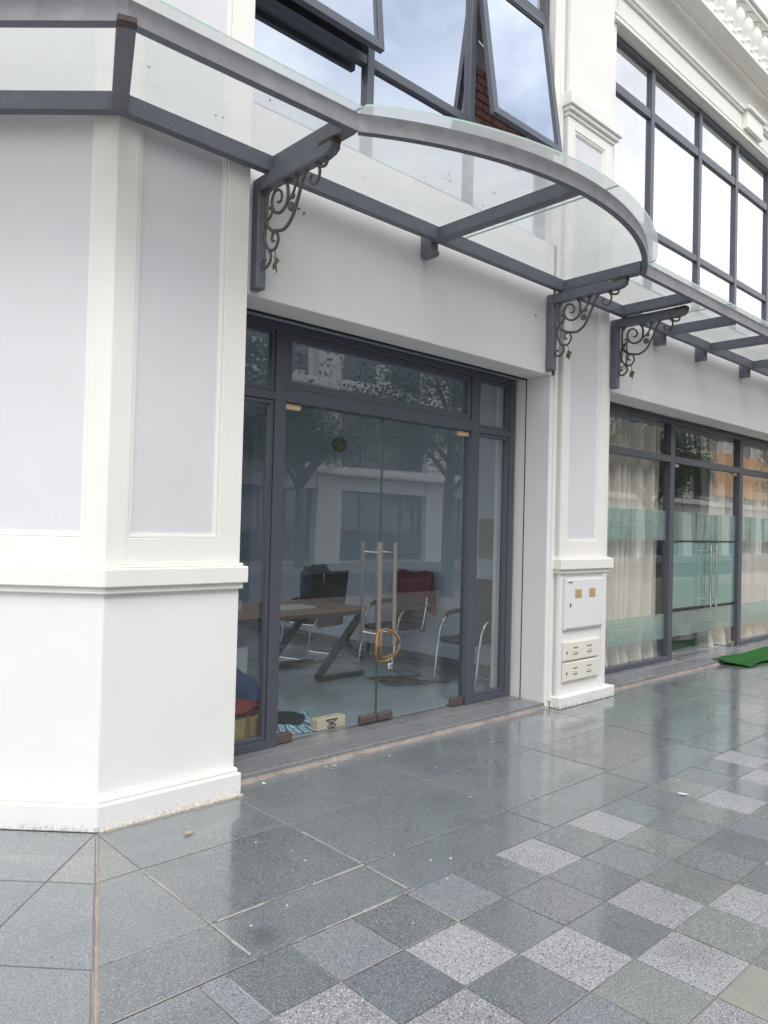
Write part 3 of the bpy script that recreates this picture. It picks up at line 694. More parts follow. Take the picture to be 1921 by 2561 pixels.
# ================================================================== NEIGHBOURING SHOPHOUSE
H2 = empty('shophouse', (6.3, 3.7, 0), 'neighbouring shophouse with curtained frosted shopfront and balustrade above its windows', 'building')
box('fascia_wall', 6.33, 12.55, YF, 4.00, 2.82, 3.94, M_fascia, H2, 0.004)
box('upper_wall', 6.33, 12.55, 3.70, 4.0, 6.30, 6.955, M_cream, H2)
box('end_pillar', 12.55, 13.3, 3.66, 4.3, 0, 7.4, M_cream, H2)
box('end_wall', 13.3, 20, 3.75, 4.3, 0, 7.0, M_white, H2)
box('door_step', 6.30, 12.55, 3.72, 3.935, 0.004, 0.047, M_step, H2, 0.003)
box('door_step', 6.33, 12.55, 3.938, 4.14, 0.004, 0.051, M_step, H2, 0.003)
ragged(6.32, 12.5, 3.7195, H2, 160)
bm = bmesh.new()
# window surround trims
tr = box('window_trim', 6.25, 12.6, 3.672, 3.6995, 6.31, 6.345, M_cream, H2, 0.003)
box('window_trim', 6.25, 12.6, 3.682, 3.6995, 6.375, 6.40, M_cream, H2, 0.003)
# architrave moulding broken by a keystone
for a, b_ in ((6.2, 9.20), (9.72, 12.6)):
    box('architrave', a, b_, 3.655, 3.6995, 6.615, 6.655, M_cream, H2, 0.006); box('architrave', a, b_, 3.672, 3.6995, 6.59, 6.615, M_cream, H2, 0.004)
ks = box('keystone', 9.22, 9.70, 3.635, 3.6995, 6.41, 6.62, M_cream, H2, 0.006)
box('keystone_cap', 9.18, 9.74, 3.60, 3.6995, 6.621, 6.665, M_cream, ks, 0.006)
# cove and cornice: one profile swept along x (reaches across the corner house too)
def sweep(name, prof, x0, x1, m, parent):
    bm = bmesh.new(); a = [bm.verts.new((x0, y, z)) for y, z in prof]; b_ = [bm.verts.new((x1, y, z)) for y, z in prof]
    n = len(prof)
    for i in range(n): bm.faces.new((a[i], a[(i+1) % n], b_[(i+1) % n], b_[i]))
    bm.faces.new(a); bm.faces.new(b_[::-1]); return fin(bm, name, m, parent)
cprof = [(3.70, 6.86)]+[(3.70-0.095*(1-math.cos(t)), 6.86+0.085*math.sin(t)) for t in [math.pi/2*k/6 for k in range(1, 7)]]
cprof += [(3.605, 6.935), (3.59, 6.935), (3.59, 6.952), (3.575, 6.952)]
cprof += [(3.575-0.125*(k/6), 6.955+0.032*math.sin(math.pi/2*k/6)) for k in range(1, 7)]
cprof += [(3.44, 6.99), (3.44, 7.035), (3.455, 7.045), (3.95, 7.045), (3.95, 6.956), (3.699, 6.956)]
x = 4.9
k = 0
while x < 13.2:      # cast in lengths with a fine joint
    sweep('cornice_length', cprof, x+0.002, x+1.44-0.002, M_cream, H2); x += 1.44
# balustrade
bal = empty('balustrade', (6.3, 3.5, 7.045)); bal.parent = H2; bal.location = (0, 3.5-3.7, 7.045); bal['_abs'] = 0
bp_ = [(0.062, 0), (0.062, 0.035), (0.040, 0.045), (0.038, 0.06), (0.036, 0.125), (0.046, 0.132), (0.046, 0.148), (0.036, 0.155), (0.040, 0.18), (0.058, 0.22), (0.072, 0.27), (0.076, 0.31), (0.064, 0.36), (0.044, 0.40), (0.044, 0.415), (0.062, 0.425), (0.062, 0.455)]
bmm = bmesh.new(); lathe(bmm, bp_, seg=16); bmesh.ops.recalc_face_normals(bmm, faces=bmm.faces); me = bpy.data.meshes.new('baluster'); bmm.to_mesh(me); bmm.free(); me.materials.append(M_cream)
for p in me.polygons: p.use_smooth = True
for k in range(22):
    o = bpy.data.objects.new('baluster', me); COL.objects.link(o); o.parent = bal; o.location = (8.32-6.3+0.24*(k-6), 0, 0.0)
for nm, a in (('rail', (0.0, 0.455, 0.51, 0.085)), ('rail', (0.0, 0.511, 0.56, 0.115)), ('rail', (0, 0.561, 0.585, 0.09))):
    o = box(nm, 0.2, 6.6, -a[3], a[3], a[1], a[2], M_cream, bal, 0.006)
box('third_storey_wall', 5.4, 12.6, 4.9, 5.1, 6.9, 12, M_cream, H2)
o = box('third_storey_window', 9.0, 11.6, 4.86, 4.899, 8.0, 10.2, M_alu, H2, 0.004); quad('pane', 9.08, 11.52, 4.855, 8.08, 10.12, M_rglass, o)
box('roof_slab', -4, 20, 4.0, 12, 6.96, 7.04, M_white, H2)
# shopfront of the neighbour
sg = box('shopfront_frame', 6.33, 12.55, YG-0.004, YG+0.08, 2.765, 2.819, M_alu, H2, 0.003)
mx2 = [8.255, 10.195, 12.2]
frame_grid(sg, [(m_, m_+0.105, 0.052, 2.7645) for m_ in mx2]+[(6.335, 6.40, 0.052, 2.7645)], dep=0.085, name='mullion')
bays = [(6.401, 8.254), (8.361, 10.194), (10.301, 12.199)]
for i, (a, b_) in enumerate(bays):
    frame_grid(sg, [(a, b_, 2.32, 2.395)], dep=0.08, name='transom')
    if i != 1: frame_grid(sg, [(a, b_, 0.052, 0.105)], name='transom')
    pane(a, b_, 2.395, 2.764, M_cglass, sg)
    z0 = 0.105 if i != 1 else 0.07
    if i != 1: pane(a, b_, z0, 2.32, M_cglass, sg)
    for (u, v) in ((1.425, 1.76), (0.30, 0.588)):
        quad('frosted_film', a+0.005, b_-0.005, YG+0.049, u, v, M_film, sg)
d1 = quad('door_leaf', 8.365, 9.305, YG+0.044, 0.078, 2.315, M_cglass, H2); d2 = quad('door_leaf', 9.312, 10.19, YG+0.044, 0.078, 2.315, M_cglass, H2)
quad('plain_film', 8.37, 9.30, YG+0.052, 0.63, 1.41, M_film2, d1); quad('plain_film', 9.318, 10.185, YG+0.052, 0.63, 1.41, M_film2, d2)
for d_, xa, xb in ((d1, 8.37, 9.30), (d2, 9.318, 10.185)):
    quad('dark_stripe', xa, xb, YG+0.0425, 1.405, 1.425, M_alud, d_); quad('dark_stripe', xa, xb, YG+0.0425, 0.592, 0.622, M_alud, d_)
    box('patch_fitting', (xa-.002 if d_ is d1 else xb-0.13), (xa+0.13 if d_ is d1 else xb+.002), YG+0.02, YG+0.066, 0.058, 0.118, M_inox, d_, .003)
    box('patch_fitting', (xa-.002 if d_ is d1 else xb-0.13), (xa+0.13 if d_ is d1 else xb+.002), YG+0.02, YG+0.066, 2.275, 2.317, M_inox, d_, .003)
bar_handle(9.245, YG-0.05, 0.62, 1.375, d1, M_chrome); bar_handle(9.40, YG-0.05, 0.62, 1.375, d2, M_chrome)
# rooms behind
box('room_ceiling', 5.92, 12.6, 4.14, 8.1, 3.0, 3.1, M_room, H2); box('room_back_wall', 5.92, 12.6, 7.0, 7.1, 0, 3.0, M_room, H2)
box('room_floor', 5.92, 12.6, 4.141, 8.1, -0.02, 0.05, M_rfloor, H2); box('room_side_wall', 12.56, 12.66, 4.3, 7.1, 0.05, 3.0, M_room, H2)
box('upper_room_ceiling', 6.3, 12.6, 4.0, 8, 6.32, 6.42, M_sheer, H2); box('upper_room_back', 6.3, 12.6, 5.2, 5.3, 3.9, 6.3, M_sheer, H2)
# upper windows of the neighbour
uw2 = empty('upper_window', (6.3, YU, 3.94)); uw2.parent = H2; uw2.location = (0, YU-3.7, 3.94); uw2['_abs'] = 0
def wb(name, x0, x1, y0, y1, z0, z1, m, bev=0.002):
    o = box(name, x0, x1, y0, y1, z0, z1, m, uw2, bev); o.location = (-6.3, -YU, -3.94)
cx = [6.27, 7.17, 8.27, 9.27, 10.28, 11.35, 12.5]
wb('frame_profile', 6.20, 6.33, YU-0.01, YU+0.06, 3.942, 6.298, M_alu)
for c in cx[1:]: wb('mullion', c-0.034, c+0.034, YU-0.012, YU+0.06, 3.942, 6.298, M_alu)
for i in range(6):
    a, b_ = cx[i]+0.035+(.026 if i == 0 else 0), cx[i+1]-0.035
    for z0, z1 in ((3.942, 4.0), (4.555, 4.625), (5.745, 5.835), (6.24, 6.298)): wb('transom', a, b_, YU-0.006, YU+0.055, z0, z1, M_alu)
    for z0, z1 in ((4.0, 4.555), (4.625, 5.745), (5.835, 6.24)):
        o = quad('pane', a, b_, YU+0.02, z0, z1, M_rglass2, uw2); o.location = (-6.3, -YU, -3.94)
# ---- re-anchor children that were built in world coordinates
def anchor(root):
    for c in root.children:
        if c.get('_abs', 1) == 0: continue
        c.location = Vector(c.location)-root.location
anchor(H1); anchor(H2)

def curtain(name, x0, x1, y, z0, z1, m, label, amp=0.03, per=0.085, puff=0.0, taper=0.0):
    bm = bmesh.new(); nx = int((x1-x0)/0.011); nz = 16; V = []
    ph = [random.uniform(0, 6.3) for _ in range(4)]
    for i in range(nx+1):
        u = i/nx; colv = []
        for j in range(nz+1):
            t = j/nz; z = z0+(z1-z0)*t
            f = math.sin(2*math.pi*u*(x1-x0)/per+1.5*math.sin(7*u+ph[0])+0.5*math.sin(5*t+ph[1]))+0.4*math.sin(2*math.pi*u*(x1-x0)/per*0.43+ph[2])
            s = 1+puff*max(0, 0.16-t)*6
            xx = x0+(x1-x0)*u*(1-taper*max(0, 1-abs(t-0.4)*2.2))
            colv.append(bm.verts.new((xx+0.01*math.sin(9*t+5*u)*(1-t), y+amp*f*s*(0.75+0.25*t), z)))
        V.append(colv)
    for i in range(nx):
        for j in range(nz): bm.faces.new((V[i][j], V[i+1][j], V[i+1][j+1], V[i][j+1]))
    o = fin(bm, 'curtain', m, smooth=True); tag(o, label, 'curtain'); return o
curtain('c', 6.33, 8.47, 4.30, 0.06, 2.74, M_curt, 'beige pleated curtain behind the left bay of the neighbouring shopfront', amp=0.085, per=0.16, puff=0.8, taper=0.02)
curtain('c', 9.62, 10.38, 4.30, 0.06, 2.74, M_curt, 'narrow beige curtain gathered behind the right glass door leaf', amp=0.08, per=0.17, puff=1.0)
curtain('c', 10.5, 12.5, 4.30, 0.06, 2.74, M_curt, 'beige pleated curtain at the right edge of the photo behind the shopfront', amp=0.08, per=0.16, puff=0.8)
curtain('c', 6.33, 12.5, 4.05, 3.96, 6.28, M_sheer, 'white sheer curtain behind the upstairs windows of the neighbouring house', 0.045, 0.21)

# ================================================================== CANOPY
CZ0, CZ1 = 3.49, 3.582
can = empty('glass_canopy', (2.44, 2.86, CZ0), 'steel framed glass canopy bowing out over the entrance and running on along the facade', 'canopy')
can['_abs'] = 1
def off_path(P, off):
    """offset an open plan polyline sideways (mitred)"""
    P = [Vector(p) for p in P]; o = []
    for i in range(len(P)):
        if i == 0: d = (P[1]-P[0]).normalized(); n = Vector((-d.y, d.x)); o.append(P[0]+n*off); continue
        if i == len(P)-1: d = (P[-1]-P[-2]).normalized(); n = Vector((-d.y, d.x)); o.append(P[-1]+n*off); continue
        d0 = (P[i]-P[i-1]).normalized(); d1_ = (P[i+1]-P[i]).normalized(); n0 = Vector((-d0.y, d0.x)); n1_ = Vector((-d1_.y, d1_.x))
        b_ = (n0+n1_).normalized(); o.append(P[i]+b_*off/max(0.3, b_.dot(n0)))
    return o
def strip(name, P, o0, o1, z0, z1, m, parent, bevel=0.0):
    A = off_path(P, o0); B = off_path(P, o1); bm = bmesh.new()
    n = len(P); V = [[bm.verts.new((A[i].x, A[i].y, z0)), bm.verts.new((B[i].x, B[i].y, z0)), bm.verts.new((B[i].x, B[i].y, z1)), bm.verts.new((A[i].x, A[i].y, z1))] for i in range(n)]
    for i in range(n-1):
        for k in range(4): bm.faces.new((V[i][k], V[i][(k+1) % 4], V[i+1][(k+1) % 4], V[i+1][k]))
    bm.faces.new(V[0]); bm.faces.new(V[-1][::-1]); return fin(bm, name, m, parent, bevel=bevel)
ACX, AR = 3.91, 2.675; ACY = 2.425+AR
def arc(x): return ACY-math.sqrt(AR*AR-(x-ACX)**2)
K1, K2 = 2.44, 5.38
yk = arc(K1); COA = Vector((1.238, 2.895))
segB = [COA+UB*3.0, COA]
arcP = [Vector((K1+(K2-K1)*k/36, arc(K1+(K2-K1)*k/36))) for k in range(37)]
outer1 = [COA+UB*3.0, COA, Vector((K1, yk))]
outer3 = [Vector((K2, yk)), Vector((13.5, 2.89))]
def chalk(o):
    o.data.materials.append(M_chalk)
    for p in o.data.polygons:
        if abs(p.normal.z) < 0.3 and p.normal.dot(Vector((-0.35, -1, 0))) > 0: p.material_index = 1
# plan paths run left to right, so +offset is towards the building
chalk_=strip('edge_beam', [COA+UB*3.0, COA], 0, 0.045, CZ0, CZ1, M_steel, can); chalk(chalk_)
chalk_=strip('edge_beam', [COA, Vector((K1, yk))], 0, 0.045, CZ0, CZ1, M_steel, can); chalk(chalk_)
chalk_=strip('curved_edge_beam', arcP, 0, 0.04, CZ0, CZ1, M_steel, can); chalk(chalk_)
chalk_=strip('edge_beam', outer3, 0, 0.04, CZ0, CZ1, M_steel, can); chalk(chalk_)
wc = corner(0.075)
strip('wall_beam', [wc+UB*3.0, wc, Vector((2.40, wc.y)), ], 0, 0.055, CZ0+.001, CZ1-.001, M_steel, can)
strip('wall_beam', [Vector((2.40, 3.545)), Vector((13.5, 3.545))], 0, 0.055, CZ0+.001, CZ1-.001, M_steel, can)
def rafter(x, y0, y1=3.545, w=0.075, z0=CZ0+.002, z1=CZ1-.003): return box('rafter', x-w/2, x+w/2, y0+0.04, y1, z0, z1, M_steel, can, 0.003)
rafter(2.415, yk, w=0.07); rafter(3.80, arc(3.80)); rafter(5.33, arc(5.30)+0.01, w=0.08)
for x in (6.27, 7.20, 8.14, 9.30, 10.3, 11.3, 12.3): rafter(x, 2.89)
# diagonal rafter at the corner and two on side B
dm = (wc-COA).normalized(); pn = Vector((-dm.y, dm.x))*0.038
pris('rafter', [COA+dm*0.04-pn, wc-dm*0.0-pn, wc+pn, COA+dm*0.04+pn], CZ0-0.004, CZ1-.002, M_steel, can, 0.003)
pris('rust_patch', [COA-dm*0.004-pn*1.0, COA+dm*0.035-pn*1.05, COA+dm*0.05+pn*1.05, COA-dm*0.004+pn*1.0], CZ0-0.0065, CZ0+0.022, M_rust, can, 0.004)
for u in (0.95, 1.9, 2.85):
    a = COA+UB*(u-.3)+NB*-0.04; b_ = wc+UB*u
    a = b_-(-NB)*0.66
    pris('rafter', [a-UB*.035, b_-UB*.035, b_+UB*.035, a+UB*.035], CZ0+.002, CZ1-.003, M_steel, can)
for x in (3.79, 7.17, 8.11, 9.30, 10.3, 11.3):       # small wall lugs
    o = box('wall_lug', x-0.035, x+0.035, 3.602, 3.709, 3.40, 3.565, M_steel, can, 0.003)
    box('lug_bolt', x+0.02, x+0.055, 3.612, 3.64, 3.42, 3.445, M_rust, o)
# glass sheets
GZ = 3.592
def gsheet(pts):
    bm = bmesh.new(); prism(bm, pts, GZ, GZ+0.010); bmesh.ops.recalc_face_normals(bm, faces=bm.faces)
    me = bpy.data.meshes.new('glass_sheet'); bm.to_mesh(me); bm.free(); me.materials.append(M_canopy); me.materials.append(M_gedge)
    for p in me.polygons:
        if abs(p.normal.z) < 0.5: p.material_index = 1
    # single skin: drop the lower face so light crosses one sheet
    bm = bmesh.new(); bm.from_mesh(me); bm.faces.ensure_lookup_table()
    bmesh.ops.delete(bm, geom=[f for f in bm.faces if f.normal.z < -0.5], context='FACES_ONLY'); bm.to_mesh(me); bm.free()
    return link('glass_sheet', me, None, can)
OV = -0.055
oA = off_path([COA+UB*3.0, COA, Vector((K1, yk))], OV)
wA = [wc+UB*3.0+Vector((0.04, 0.04)), wc+Vector((.02, .05))]
gsheet([oA[0], oA[1]-UB*-0.003, wA[1]-Vector((.004, 0)), wA[0]])
gsheet([oA[1]+Vector((.003, 0)), (K1-0.012, yk+OV*0.6), (K1-0.012, 3.61), (wA[1].x, 3.61)])
aO = off_path(arcP, -0.07)
def arcsheet(k0, k1, x0, x1):
    pts = [Vector((p.x, p.y)) for p in aO[k0:k1+1]]; pts[0].x = max(pts[0].x, x0); pts[-1].x = min(pts[-1].x, x1) if k1 < 36 else pts[-1].x
    gsheet(pts+[Vector((x1, 3.66)), Vector((x0, 3.66))])
i1 = 20
arcsheet(0, i1, K1-0.006, aO[i1].x-0.002); arcsheet(i1, 36, aO[i1].x+0.002, K2+0.006)
gx = [K2+0.055, 6.9, 8.4, 9.9, 11.4, 12.9]
for i in range(5): gsheet([(gx[i]+0.004, 2.835), (gx[i+1]-0.004, 2.835), (gx[i+1]-0.004, 3.66), (gx[i]+0.004, 3.66)])
for c in can.children: c.location = Vector(c.location)-can.location

bm = bmesh.new()
for k in range(90):
    x = random.uniform(1.4, 9.5); y = random.uniform(2.95, 3.6); s = random.uniform(0.003, 0.011)
    a = random.random()*3; d = Vector((math.cos(a), math.sin(a)))*s; q = Vector((-d.y, d.x))*0.5; c = Vector((x, y))
    prism(bm, [c-d, c+q, c+d, c-q], GZ+0.0102, GZ+0.0125)
tag(fin(bm, 'canopy_debris', M_carton), 'bits of dry leaf and grit lying on the canopy glass', 'debris', kind='stuff')
# ---- scroll brackets
SC = dict(main=[(3.695, 3.443), (3.695, 3.253), (3.643, 3.181), (3.579, 3.159), (3.508, 3.154), (3.439, 3.2), (3.389, 3.29), (3.348, 3.381), (3.299, 3.439), (3.241, 3.442), (3.198, 3.388), (3.214, 3.331), (3.255, 3.325), (3.281, 3.36), (3.264, 3.379)],
          tip=[(3.205, 3.42), (3.182, 3.399), (3.150, 3.395), (3.134, 3.41), (3.142, 3.43), (3.158, 3.425)],
          spiral=[(3.69, 3.40), (3.64, 3.455), (3.559, 3.458), (3.497, 3.405), (3.485, 3.338), (3.50, 3.285), (3.555, 3.259), (3.615, 3.28), (3.643, 3.34), (3.625, 3.39), (3.584, 3.398), (3.546, 3.365), (3.553, 3.325), (3.585, 3.325)],
          low=[(3.70, 3.239), (3.706, 3.146), (3.668, 3.076), (3.604, 3.058), (3.569, 3.106), (3.590, 3.155), (3.628, 3.150), (3.632, 3.115), (3.608, 3.108)],
          tail=[(3.665, 3.075), (3.640, 3.035), (3.648, 2.995), (3.693, 2.970), (3.722, 2.999), (3.708, 3.025), (3.69, 3.015)],
          hook=[(3.695, 3.255), (3.665, 3.255), (3.640, 3.285), (3.648, 3.315), (3.668, 3.31)],
          inner=[(3.49, 3.30), (3.44, 3.33), (3.40, 3.40), (3.375, 3.455)], curl=[(3.40, 3.40), (3.43, 3.45), (3.47, 3.445), (3.475, 3.415), (3.455, 3.41)])
def sk(p, x=0.0): return (x, p[0]*0.9761-0.004, 1.5+(p[1]-1.5)*0.9761+0.022)
def bracket(x, label):
    r = empty('scroll_bracket', (x, YF, 2.84), label, 'bracket', 'wrought iron canopy brackets')
    ps = []
    ps.append(box('post', -0.032, 0.032, 3.637, YF-0.001, 2.845, 3.487, M_steel, r, 0.008))
    bm = bmesh.new()      # arm with a rounded nose
    prof = [(3.637, 3.405), (3.06, 3.405), (3.015, 3.415), (2.985, 3.435), (2.985, 3.465), (3.005, 3.487), (3.637, 3.487)]
    a = [bm.verts.new((-0.032, y, z)) for y, z in prof]; b_ = [bm.verts.new((0.032, y, z)) for y, z in prof]; n = len(prof)
    bm.faces.new(a); bm.faces.new(b_[::-1]); [bm.faces.new((a[i], a[(i+1) % n], b_[(i+1) % n], b_[i])) for i in range(n)]
    arm = fin(bm, 'arm', M_steel, r, bevel=0.006); ps.append(arm)
    bm = bmesh.new(); bx(bm, -0.034, 0.034, 2.983, 3.10, 3.46, 3.4885); ps.append(fin(bm, 'rust_patch', M_rust, r, bevel=0.006))
    for k, P in SC.items():
        bm = bmesh.new(); pts = spline([sk(p) for p in P], 6)
        # flat-ish square bar
        tube(bm, pts, 0.0118 if k in ('main', 'spiral') else 0.0092, 6, r1=0.0075); ps.append(fin(bm, 'scroll', M_iron, r, smooth=True))
    c = sk((3.452, 3.262)); bm = bmesh.new(); tube(bm, [(-0.006, c[1], c[2]), (0.006, c[1], c[2])], 0.026, 14); ps.append(fin(bm, 'rosette', M_iron, r))
    bm = bmesh.new(); tube(bm, [(-0.006, c[1]-0.012, c[2]+0.055), (0.006, c[1]-0.012, c[2]+0.055)], 0.017, 12); ps.append(fin(bm, 'rosette', M_iron, r))
    bm = bmesh.new(); h = sk((3.602, 3.058)); tube(bm, [h, (0, h[1]-0.012, h[2]-0.045)], 0.0032, 5)
    cy, cz = h[1]-0.012, h[2]-0.083
    pts = []
    for i in range(20):
        an = 2*math.pi*i/20+math.pi/2; rr = 0.041*(1.0 if i % 4 == 0 else (0.62 if i % 4 in (1, 3) else 0.86)); 
        if i == 10: rr = 0.055
        pts.append((0.008*math.sin(3*an), cy+rr*0.78*math.cos(an), cz+rr*math.sin(an)))
    A = [bm.verts.new((p[0]-0.0025, p[1], p[2])) for p in pts]; B = [bm.verts.new((p[0]+0.0025, p[1], p[2])) for p in pts]
    ca = bm.verts.new((-0.006, cy, cz)); cb_ = bm.verts.new((0.001, cy, cz))
    for i in range(20):
        j = (i+1) % 20; bm.faces.new((A[i], A[j], ca)); bm.faces.new((B[j], B[i], cb_)); bm.faces.new((A[i], A[j], B[j], B[i]))
    ps.append(fin(bm, 'leaf', M_leafl, r))
    for o in ps: o.location = (0, -YF, -2.84)
    return r
br1 = bracket(2.392, 'scroll bracket nearest the camera, beside the chamfered column at the door')
for x, lb in ((5.312, 'middle scroll bracket at the right end of the bowed canopy'), (6.345, 'farthest scroll bracket, just right of the panelled pillar')):
    c = copy_tree(br1); c.location = (x, YF, 2.84); c['label'] = lb
# bird nest like bundle of cable ends tucked in the third bracket
bm = bmesh.new(); P = [(6.33+random.uniform(-.02, .02), 3.57+random.uniform(-.05, .04), 3.12+random.uniform(-.12, .16)) for _ in range(16)]
tube(bm, spline(P, 4), 0.0028, 4); tag(fin(bm, 'loose_cable', M_cable), 'tangle of thin dark cable caught in the farthest scroll bracket', 'cable')

# ================================================================== METER CABINETS
cb = box('meter_cabinet', 5.53, 6.132, 3.628, 3.6535, 0.655, 1.093, M_cab, None, 0.002)
tag(cb, 'large white meter cabinet with two yellowed windows, uppermost on the pillar foot', 'cabinet', 'cabinets on the pillar foot')
box('cabinet_door', 5.542, 6.122, 3.618, 3.6275, 0.668, 1.083, M_cab, cb, 0.002)
for x0 in (5.665, 5.885): box('meter_window', x0, x0+0.098, 3.6145, 3.6178, 0.925, 1.0, simple('yellowed_plastic', (0.50, 0.36, 0.17), 0.3) if x0 < 5.7 else bpy.data.materials['yellowed_plastic'], cb, 0.001)
box('key_lock', 5.588, 5.60, 3.611, 3.6178, 0.855, 0.88, M_alud, cb); box('name_plate', 5.56, 5.62, 3.6155, 3.6178, 1.055, 1.068, M_label, cb)
for z0, lb in ((0.387, 'small cream louvred box under the meter cabinet, upper of two'), (0.212, 'small cream louvred box just above the pillar plinth, lower of two')):
    o = box('louvred_box', 5.53, 6.09, 3.632, 3.6535, z0, z0+0.163, M_cab2, None, 0.002); tag(o, lb, 'cabinet', 'cabinets on the pillar foot')
    box('cabinet_door', 5.54, 6.08, 3.624, 3.6315, z0+0.008, z0+0.155, M_cab2, o, 0.0015)
    for xx in (5.66, 5.88):
        for k in range(3): box('louvre', xx, xx+0.07, 3.619, 3.6238, z0+0.055+k*0.026, z0+0.061+k*0.026, M_label if k % 2 == 0 else M_grey, o)
    box('key_lock', 5.558, 5.57, 3.619, 3.6238, z0+0.065, z0+0.082, M_alud, o)

# ================================================================== THINGS OUTSIDE
bm = bmesh.new(); V = []
for i in range(41):
    u = i/40; x = 8.80+u*2.2; row = []
    for j in range(13):
        v = j/12
        y = 3.38+0.42*v+0.05*math.sin(u*9)*(1-v)-0.04*math.sin(u*3.1); z = (0.054+0.006*math.sin(u*12) if y > 3.70 else 0.010+0.022*max(0, math.sin(u*8+v*3))+0.035*max(0, (y-3.62)/0.08))
        row.append(bm.verts.new((x+0.12*(1-v)*(1-u), y, z)))
    V.append(row)
for i in range(40):
    for j in range(12): bm.faces.new((V[i][j], V[i+1][j], V[i+1][j+1], V[i][j+1]))
for v in bm.verts: v.co += Vector((random.uniform(-.006, .006), random.uniform(-.008, .008), random.uniform(0, .005)))
r_ = bmesh.ops.solidify(bm, geom=bm.faces[:], thickness=0.008)
tag(fin(bm, 'turf_mat', M_turf, smooth=True), 'rumpled bright green artificial grass mat lying over the neighbouring door step', 'mat')
# scraps on the pavement
for (x, y, s, lb) in ((2.50, 3.63, 0.02, 'small white paper scrap beside the column plinth corner'), (3.02, 3.62, 0.014, 'small white scrap against the middle of the door step edge'), (4.26, 1.98, 0.028, 'torn white plastic strip on the chequered paving at right')):
    bm = bmesh.new(); n = 7; c = [bm.verts.new((s*(1+0.4*random.random())*math.cos(2*math.pi*k/n), 0.45*s*(1+0.4*random.random())*math.sin(2*math.pi*k/n), 0.001+0.004*random.random())) for k in range(n)]
    bm.faces.new(c); bmesh.ops.solidify(bm, geom=bm.faces[:], thickness=0.001)
    tag(fin(bm, 'paper_scrap', M_paper, loc=(x, y, 0.005), rot=(0, 0, random.random()*3)), lb, 'litter')
bm = bmesh.new(); pts = [(0.028*math.cos(a)*(1+.2*math.sin(3*a)), 0.012*math.sin(a), 0.004+0.006*abs(math.cos(a))) for a in [2*math.pi*k/12 for k in range(12)]]
bm.faces.new([bm.verts.new(p) for p in pts]); bmesh.ops.solidify(bm, geom=bm.faces[:], thickness=0.0015)
tag(fin(bm, 'dry_leaf', M_carton, loc=(1.83, 3.27, 0.004)), 'curled dry brown leaf on the slab in front of the column', 'leaf')
# white drops and grit
bm = bmesh.new()
for k in range(38):
    x = random.uniform(1.2, 5.2); y = random.uniform(2.0, 3.66) if random.random() < 0.6 else random.uniform(3.5, 3.7)
    s = random.uniform(0.0015, 0.0045); bx(bm, x-s, x+s, y-s, y+s*random.uniform(.4, 1.5), 0.001, 0.004)
tag(fin(bm, 'grit', M_paper), 'white specks of grit and paint drops scattered over the slabs', 'grit', kind='stuff')

# ================================================================== CHAIN AND PADLOCK
ch = empty('padlock_chain', (3.745, 3.95, 0.65), 'yellow sleeved chain looped round both steel door handles with a padlock', 'chain')
bm = bmesh.new(); P = []
for k in range(25):
    a = 2*math.pi*k/24; P.append((0.115*math.cos(a)+0.0, -0.03*math.cos(2*a)+0.01, 0.105*math.sin(a)-0.02*(math.sin(a) < 0)))
tube(bm, P, 0.0072, 8); fin(bm, 'sleeve', M_yel, ch, smooth=True)
bm = bmesh.new(); P2 = [(p[0]*0.82+0.012, p[1]-0.012, p[2]*0.9+0.014) for p in P]; tube(bm, P2, 0.007, 8); fin(bm, 'sleeve', M_rattan, ch, smooth=True)
bm = bmesh.new(); bx(bm, 0.012, 0.056, -0.02, 0.0, -0.175, -0.135); fin(bm, 'padlock_body', M_chrome, ch, bevel=0.004)
bm = bmesh.new(); tube(bm, spline([(0.02, -0.01, -0.137), (0.02, -0.01, -0.112), (0.034, -0.01, -0.1), (0.048, -0.01, -0.112), (0.048, -0.01, -0.137)], 4), 0.0035, 6); fin(bm, 'shackle', M_chrome, ch)

# ================================================================== FURNITURE IN THE ROOM
tb = empty('work_table', (3.9, 5.9, 0.05), 'long wooden table on slanted dark steel legs inside the glass entrance', 'table')
for k in range(6):
    y0 = -0.44+0.147*k
    box('plank', -1.15, 1.0, y0, y0+0.143, 0.635, 0.667, M_table, tb, 0.002)
def zleg(y, sx=1):
    bm = bmesh.new(); w = 0.03
    def seg(a, b_):
        a = Vector((a[0], a[1])); b_ = Vector((b_[0], b_[1])); d = (b_-a).normalized(); n = Vector((-d.y, d.x))*0.025
        q = [a-n, b_-n, b_+n, a+n]; hexa(bm, [(p.x, y-w, p.y) for p in q]+[(p.x, y+w, p.y) for p in q])
    seg((0.97*sx, 0.60), (0.45*sx, 0.035)); fin(bm, 'leg', M_tleg, tb)
    box('foot', min(0.44*sx, 1.0*sx), max(0.44*sx, 1.0*sx), y-w, y+w, 0.0, 0.045, M_tleg, tb, 0.002)
zleg(-0.40); zleg(0.40); zleg(-0.40, -1); zleg(0.40, -1)
box('top_rail', -1.0, 0.98, -0.42, -0.38, 0.595, 0.634, M_tleg, tb); box('top_rail', -1.0, 0.98, 0.38, 0.42, 0.595, 0.634, M_tleg, tb)
for c in tb.children: pass
tcn = [('laptop_box', 3.35, 5.85, 'dark flat box lying on the work table')]
